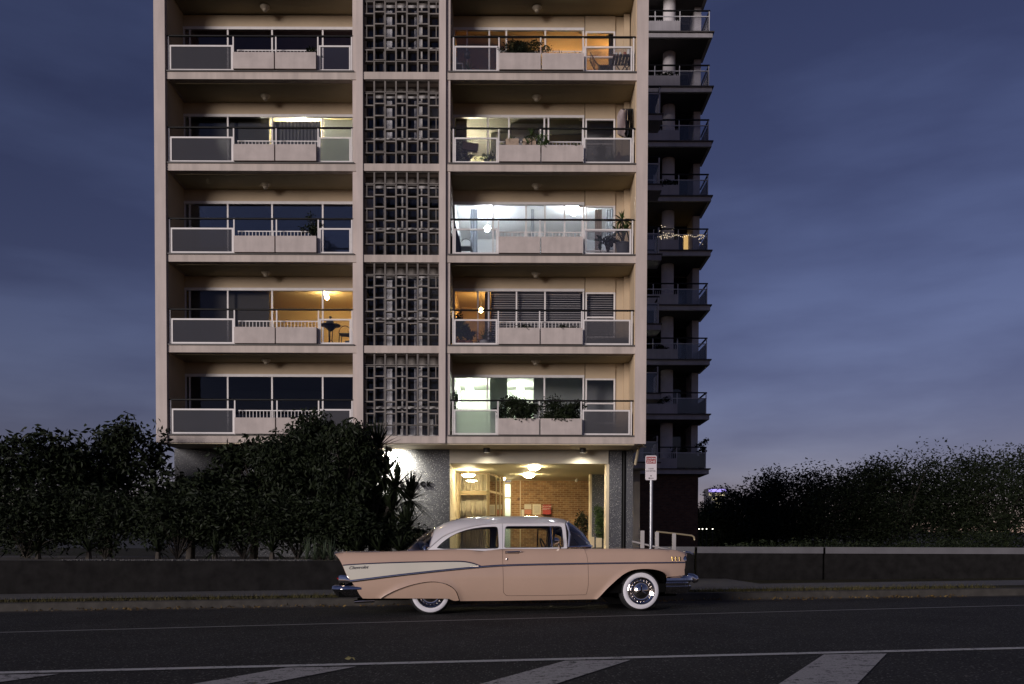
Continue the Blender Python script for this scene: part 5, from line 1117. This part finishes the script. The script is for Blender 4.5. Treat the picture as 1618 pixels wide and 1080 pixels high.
spiky('yucca', 'tall yucca reaching up towards the bright wall light', 'plant', gpos(585, 22.4), [tuple(Vector(cpos(597, 708, 22.4)) - Vector(gpos(585, 22.4))), tuple(Vector(cpos(608, 752, 22.2)) - Vector(gpos(585, 22.4)))], 312, LEAFD, trunk=.07, **YL)
spiky('yucca', 'yucca with several spiky heads between the hedge mass and the leaning yucca', 'plant', gpos(596, 21.6), [tuple(Vector(cpos(626, 768, 21.6)) - Vector(gpos(596, 21.6))), tuple(Vector(cpos(618, 808, 21.6)) - Vector(gpos(596, 21.6))), tuple(Vector(cpos(642, 838, 21.4)) - Vector(gpos(596, 21.6)))], 313, LEAFD, trunk=.06, **YL)
for i, (px, Y, L, lb) in enumerate(((668, 21, .62, 'spiky agave showing above the car boot near the rear window'), (632, 20.5, .55, 'spiky agave at the foot of the leaning yucca'), (598, 20.5, .5, 'low spiky agave below the rounded shrub'), (566, 20.3, .5, 'low strappy plant at the foot of the weeping tree'), (686, 23.5, .5, 'pale strappy clump between the car roof and pebble wall'))):
    spiky('agave', lb, 'plant', gpos(px, Y), [(0, 0, .22)], 320 + i, LEAFD if i < 4 else LEAFG, 44, L, .03 if i < 4 else .012, .08, droop=.3, lo=-.1, hi=1.4)
for i, (px, Y) in enumerate(((498, 19.5), (512, 20.2), (524, 19.2), (486, 20))):
    spiky('grass_tuft', 'fine-leaved grass tuft growing above the pebble edge', 'grass', gpos(px, Y), [(0, 0, .03)], 330 + i, LEAFG, 70, .62, .006, .03, droop=.7, lo=.5, hi=1.5, group='grass tufts above the pebble edge')
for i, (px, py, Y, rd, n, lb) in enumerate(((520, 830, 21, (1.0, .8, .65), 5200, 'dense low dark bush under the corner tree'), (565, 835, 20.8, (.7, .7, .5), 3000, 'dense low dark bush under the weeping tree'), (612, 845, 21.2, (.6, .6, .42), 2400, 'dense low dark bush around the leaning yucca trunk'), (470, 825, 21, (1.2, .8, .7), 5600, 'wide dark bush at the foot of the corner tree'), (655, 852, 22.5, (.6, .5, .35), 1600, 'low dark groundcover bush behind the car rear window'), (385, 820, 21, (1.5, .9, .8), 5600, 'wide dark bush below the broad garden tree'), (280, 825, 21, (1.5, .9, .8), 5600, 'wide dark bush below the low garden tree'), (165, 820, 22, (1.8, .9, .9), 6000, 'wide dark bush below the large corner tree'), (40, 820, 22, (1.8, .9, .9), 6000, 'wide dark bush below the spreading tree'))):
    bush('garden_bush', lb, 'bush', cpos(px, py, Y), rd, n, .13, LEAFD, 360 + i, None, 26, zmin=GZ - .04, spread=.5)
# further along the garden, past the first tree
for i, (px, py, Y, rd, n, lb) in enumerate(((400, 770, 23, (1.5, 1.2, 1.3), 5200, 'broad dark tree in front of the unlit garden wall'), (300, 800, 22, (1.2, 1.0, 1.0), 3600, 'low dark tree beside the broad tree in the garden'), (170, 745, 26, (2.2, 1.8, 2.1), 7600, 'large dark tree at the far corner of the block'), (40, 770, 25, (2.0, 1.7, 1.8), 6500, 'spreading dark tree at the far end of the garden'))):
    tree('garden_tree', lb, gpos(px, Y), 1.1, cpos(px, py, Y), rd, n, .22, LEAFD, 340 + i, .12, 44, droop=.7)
for i, px in enumerate((430, 340, 250, 140, 60)):
    spiky('agave', 'low spiky agave in the unlit stretch of garden', 'plant', gpos(px, 20.2 + .2 * i), [(0, 0, .2)], 350 + i, LEAFD, 40, .55, .026, .08, droop=.4, lo=-.1, hi=1.4, group='agaves along the unlit garden')

# ------------------------------------------------------------------ sign, railings, right-hand side
SY = 16.6; p = PY(1028.6, 740, SY); gx_ = gz(p.x) + .11; e = empty('street_sign', (p.x, SY, gx_)); tag(e, 'red and white loading zone sign on a galvanised pole', 'sign')
MB().lathe([(.032, 0), (.032, PY(1029, 722, SY).z - gx_), (.001, PY(1029, 722, SY).z - gx_ + .01)], (.012, .03, 0), 14).build('pole', GALV, e, True)
s0, s1 = PY(1019.8, 719.5, SY), PY(1037.2, 758.3, SY); w, h = s1.x - s0.x, s0.z - s1.z
def rrect(w, h, rad, t, y):
    m = MB(); P = []
    for cx_, cz, a0 in ((w / 2 - rad, h / 2 - rad, 0), (-w / 2 + rad, h / 2 - rad, 90), (-w / 2 + rad, -h / 2 + rad, 180), (w / 2 - rad, -h / 2 + rad, 270)):
        for i in range(6): a = R_(a0 + 18 * i); P.append((cx_ + rad * math.cos(a), cz + rad * math.sin(a)))
    m.grid([[(x, y, z) for x, z in P], [(x, y + t, z) for x, z in P]], True); m.quad(*[(x, y, z) for x, z in P]); m.quad(*[(x, y + t, z) for x, z in P]); return m
pl = rrect(w, h, .025, .004, 0).build('plate', M('sign_white', (.66, .60, .62), .4), e); pl.location = (s0.x + w / 2 - p.x, -.012, s1.z + h / 2 - gx_)
RED = M('sign_red', (.28, .02, .02), .4); BLKT = M('sign_black', (.02, .018, .02), .5); WT_ = M('sign_letter_white', (.66, .6, .6), .5)
rr_ = rrect(w * .86, h * .285, .008, .001, -.002).build('red_field', RED, pl); rr_.location = (0, 0, h * .315)
text('lettering', 'LOADING', .0445, WT_, pl, (0, -.004, h * .345), extrude=.0008, align='CENTER', bold=.0012); text('lettering', 'ZONE', .060, WT_, pl, (0, -.004, h * .21), extrude=.0008, align='CENTER', bold=.0012)
text('lettering', 'TAXIS', .038, BLKT, pl, (0, -.002, -.03), extrude=.0008, align='CENTER'); text('lettering', 'EXCEPTED', .038, BLKT, pl, (0, -.002, -.075), extrude=.0008, align='CENTER')
MB().box(-.012, .012, -.002, -.0005, -.165, -.145).build('dot', BLKT, pl); a = MB(); a.quad((-.055, -.002, -.2), (-.025, -.002, -.183), (-.025, -.002, -.217)); a.box(-.026, .05, -.0022, -.0005, -.205, -.195); a.build('arrow', BLKT, pl)
for q in (-.15, .15): MB().box(-.05, .05, .005, .02, q - .012, q + .012).build('bracket', GALV, pl)
def railpost(par, o, px, py, Y, zb, mat):
    a = PY(px, py, Y); MB().box(a.x - .045 - o.x, a.x + .045 - o.x, Y - .03 - o.y, Y + .03 - o.y, zb - o.z, a.z - o.z).build('post', mat, par)
RW = M('rail_white', (.40, .37, .36), .5, var=.15); RY_ = 22.0; o = Vector((PY(1040, 860, RY_).x, RY_, .1))
e = empty('ramp_railing', o); tag(e, 'white metal ramp railing with sloping top rail beside the sign pole', 'railing')
railpost(e, o, 1038, 840, RY_, .1, RW); railpost(e, o, 1065, 842.5, RY_, .1, RW)
pts = [PY(a, b, RY_) - o for a, b in ((1037, 839.6), (1066, 842.6), (1093, 845.8), (1096.5, 848), (1097.5, 853))]; MB().tube(pts, .022, 8).build('top_rail', M('rail_gold_lit', (.45, .36, .22), .4, .5), e, True)  # golden light on the white rail is put into its colour
o = Vector((PY(1015, 860, 20.5).x, 20.5, .1)); e = empty('ramp_railing', o); tag(e, 'low white railing with one tall post beside the pebble column', 'railing')
railpost(e, o, 1015, 838, 20.5, .1, RW); pts = [PY(a, b, 20.5) - o for a, b in ((999, 855), (1020, 860), (1048, 866.5), (1075, 872))]; MB().tube(pts, .022, 8).build('lower_rail', RW, e, True)
railpost(e, o, 1074, 873, 20.5, .1, RW)
# timber palings and shrubs inside the portico
FE = empty('paling_fence', (PY(930, 860, 31.5).x, 31.5, .1)); tag(FE, 'low fence of pale palings in front of the rear portico column', 'fence')
for px, w_, py in ((914.5, 6, 846), (934, 5, 848), (942, 9, 849.5), (954, 8, 850.5)):
    a = PY(px, py, 31.5); x = a.x - FE.location.x; MB().box(x, x + w_ / 1350 * 31.5, 0, .04, 0, a.z - .1).build('paling', CREAM, FE)
MB().box(-.6, .7, .045, .09, .5, .58).build('rail', CREAM, FE); MB().box(-.6, .7, .045, .09, .2, .28).build('rail', CREAM, FE)
g = PY(907, 846, 31.9); gm_ = empty('iron_gate', (g.x, 31.9, .1)); tag(gm_, 'small dark iron gate with pale frame beside the palings', 'gate')
for i in range(4): MB().tube([(.09 * i, 0, 0), (.09 * i, 0, g.z - .12)], .012, 6).build('bar', METAL_D, gm_)
MB().box(-.03, .33, -.02, .02, g.z - .12, g.z - .08).build('top_rail', CREAM, gm_)
bush('portico_shrub', 'dark upright shrub standing against the lobby brick wall', 'shrub', cpos(922, 832, 34), (.42, .4, .62), 900, .12, LEAFD, 401, None, 14, zmin=.1)
bush('portico_shrub', 'rounded leafy shrub in front of the rear pebble column', 'shrub', cpos(948, 828, 31.9), (.34, .3, .75), 1500, .11, LEAF, 402, None, 18, zmin=.1)
struct(MB().grid([[(x, y, .10) for y in (18.9, 24, 30, 38)] for x in (-1.5, 0, 3, 6)]).build('forecourt', PAVE))
# low pale wall and hedge line to the right
LW = M('pale_wall', (.20, .195, .21), .7, var=.2); z0, z1 = PY(1110, 873, 24).z, PY(1110, 864, 24).z
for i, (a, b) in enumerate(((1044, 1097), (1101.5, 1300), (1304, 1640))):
    xa_, xb_ = PY(a, 868, 24).x, PY(b, 868, 24).x; o = MB().box(xa_, xb_, 24, 24.25, -.3, z1).build('boundary_wall', STONE); MB().box(xa_, xb_, 23.96, 24.29, z1 - .17, z1 + .01).build('lit_band', M('lit_band_pale', (.12, .115, .125), .7, var=.2), o); tag(o, ('low boundary wall with painted shade and a painted lit band behind the ramp railing', 'low boundary wall with painted shade and a painted lit band past the tower corner', 'low boundary wall with painted shade and a painted lit band along the hedge shrubs')[i], 'wall')  # dark body and pale top band hold shade and light in their colour
for i, (px, w_, h_) in enumerate(((1112, .5, .75), (1160, 1.3, 1.0), (1230, 1.4, 1.1), (1310, 1.5, 1.2), (1390, 1.6, 1.1), (1480, 1.7, 1.3), (1570, 1.7, 1.4))):
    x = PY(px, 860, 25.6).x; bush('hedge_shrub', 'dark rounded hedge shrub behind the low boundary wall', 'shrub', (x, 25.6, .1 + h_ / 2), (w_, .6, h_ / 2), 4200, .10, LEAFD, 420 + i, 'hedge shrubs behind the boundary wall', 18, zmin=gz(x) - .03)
far = [(1106, 812, 62, 2.2), (1126, 806, 64, 2.6), (1165, 790, 60, 3.6), (1225, 778, 58, 4.2), (1290, 768, 56, 4.6), (1360, 772, 58, 4.6), (1430, 758, 55, 5.0), (1510, 762, 56, 5.0), (1590, 750, 54, 5.2)]
for i, (px, py, Y, rd) in enumerate(far):
    p = PY(px, py, Y); x = p.x; c = (x, Y, max(p.z - rd * .5, rd * .75)); tree('far_tree', 'distant dark tree standing in the row beyond the boundary wall', (x, Y, gz(x) - .05), c[2] * .5, c, (rd, rd, rd * .75), 15000, .23, LEAFD, 440 + i, .22, 46, 'distant trees beyond the boundary wall', .3, .40)
lx0 = [(1104.5, 836), (1110, 836), (1116.5, 836), (1126, 836)]
for i, (px, py) in enumerate(lx0):
    p = PY(px, py, 50); e = empty('path_lamp', (p.x, 50, gz(p.x) - .03)); MB().tube([(0, 0, 0), (0, 0, p.z - e.location.z)], .03, 8).build('post', METAL_D, e); MB().ball((0, 0, p.z - e.location.z + .02), .035, 8, 6).build('bulb', EM('path_glow_%d' % i, (1, .92, .75), 5), e); tag(e, 'small glowing path lamp in front of the distant trees', 'lamp', 'path lamps before the distant trees')
r = random.Random(77); hp = []
for i in range(61):
    x = -1500 + 50 * i; hp.append([(x, 1000, -5), (x, 1000, 24 + 7 * math.sin(i * .55) + 4 * math.sin(i * 1.7) + r.uniform(-1, 1)), (x, 1150, 30 + 8 * math.sin(i * .4)), (x, 1600, -5)])
struct(MB().grid(hp).build('hills', M('far_hill', (.03, .032, .04), 1, spec=0)))
CT = empty('city_tower', (PY(1135, 790, 600).x, 600, -1)); tag(CT, 'distant city office tower with lit windows and violet crown', 'building')
ctw = 14.2; zt = PY(1125, 771, 600).z + 1; MB().box(-ctw / 2, ctw / 2, 0, 14, 0, zt).build('wall', M('city_wall', (.05, .05, .06), .5), CT); MB().box(-ctw / 2 + .3, ctw / 2 - .3, -.2, 0, zt - 2.6, zt - .6).build('crown_sign', EM('violet_glow', (.45, .36, 1), 1.3), CT)
r = random.Random(4); cw_ = [EM('office_glow_%d' % i, (1, .86, .55), s_) for i, s_ in enumerate((.55, .9, 1.4))]
for rw in range(9):
    for cl in range(6):
        if r.random() < .72: x = -ctw / 2 + .5 + cl * 2.25; MB().box(x, x + 1.7, -.15, .0, zt - 5.2 - rw * 3.2, zt - 3.2 - rw * 3.2).build('window', r.choice(cw_), CT)
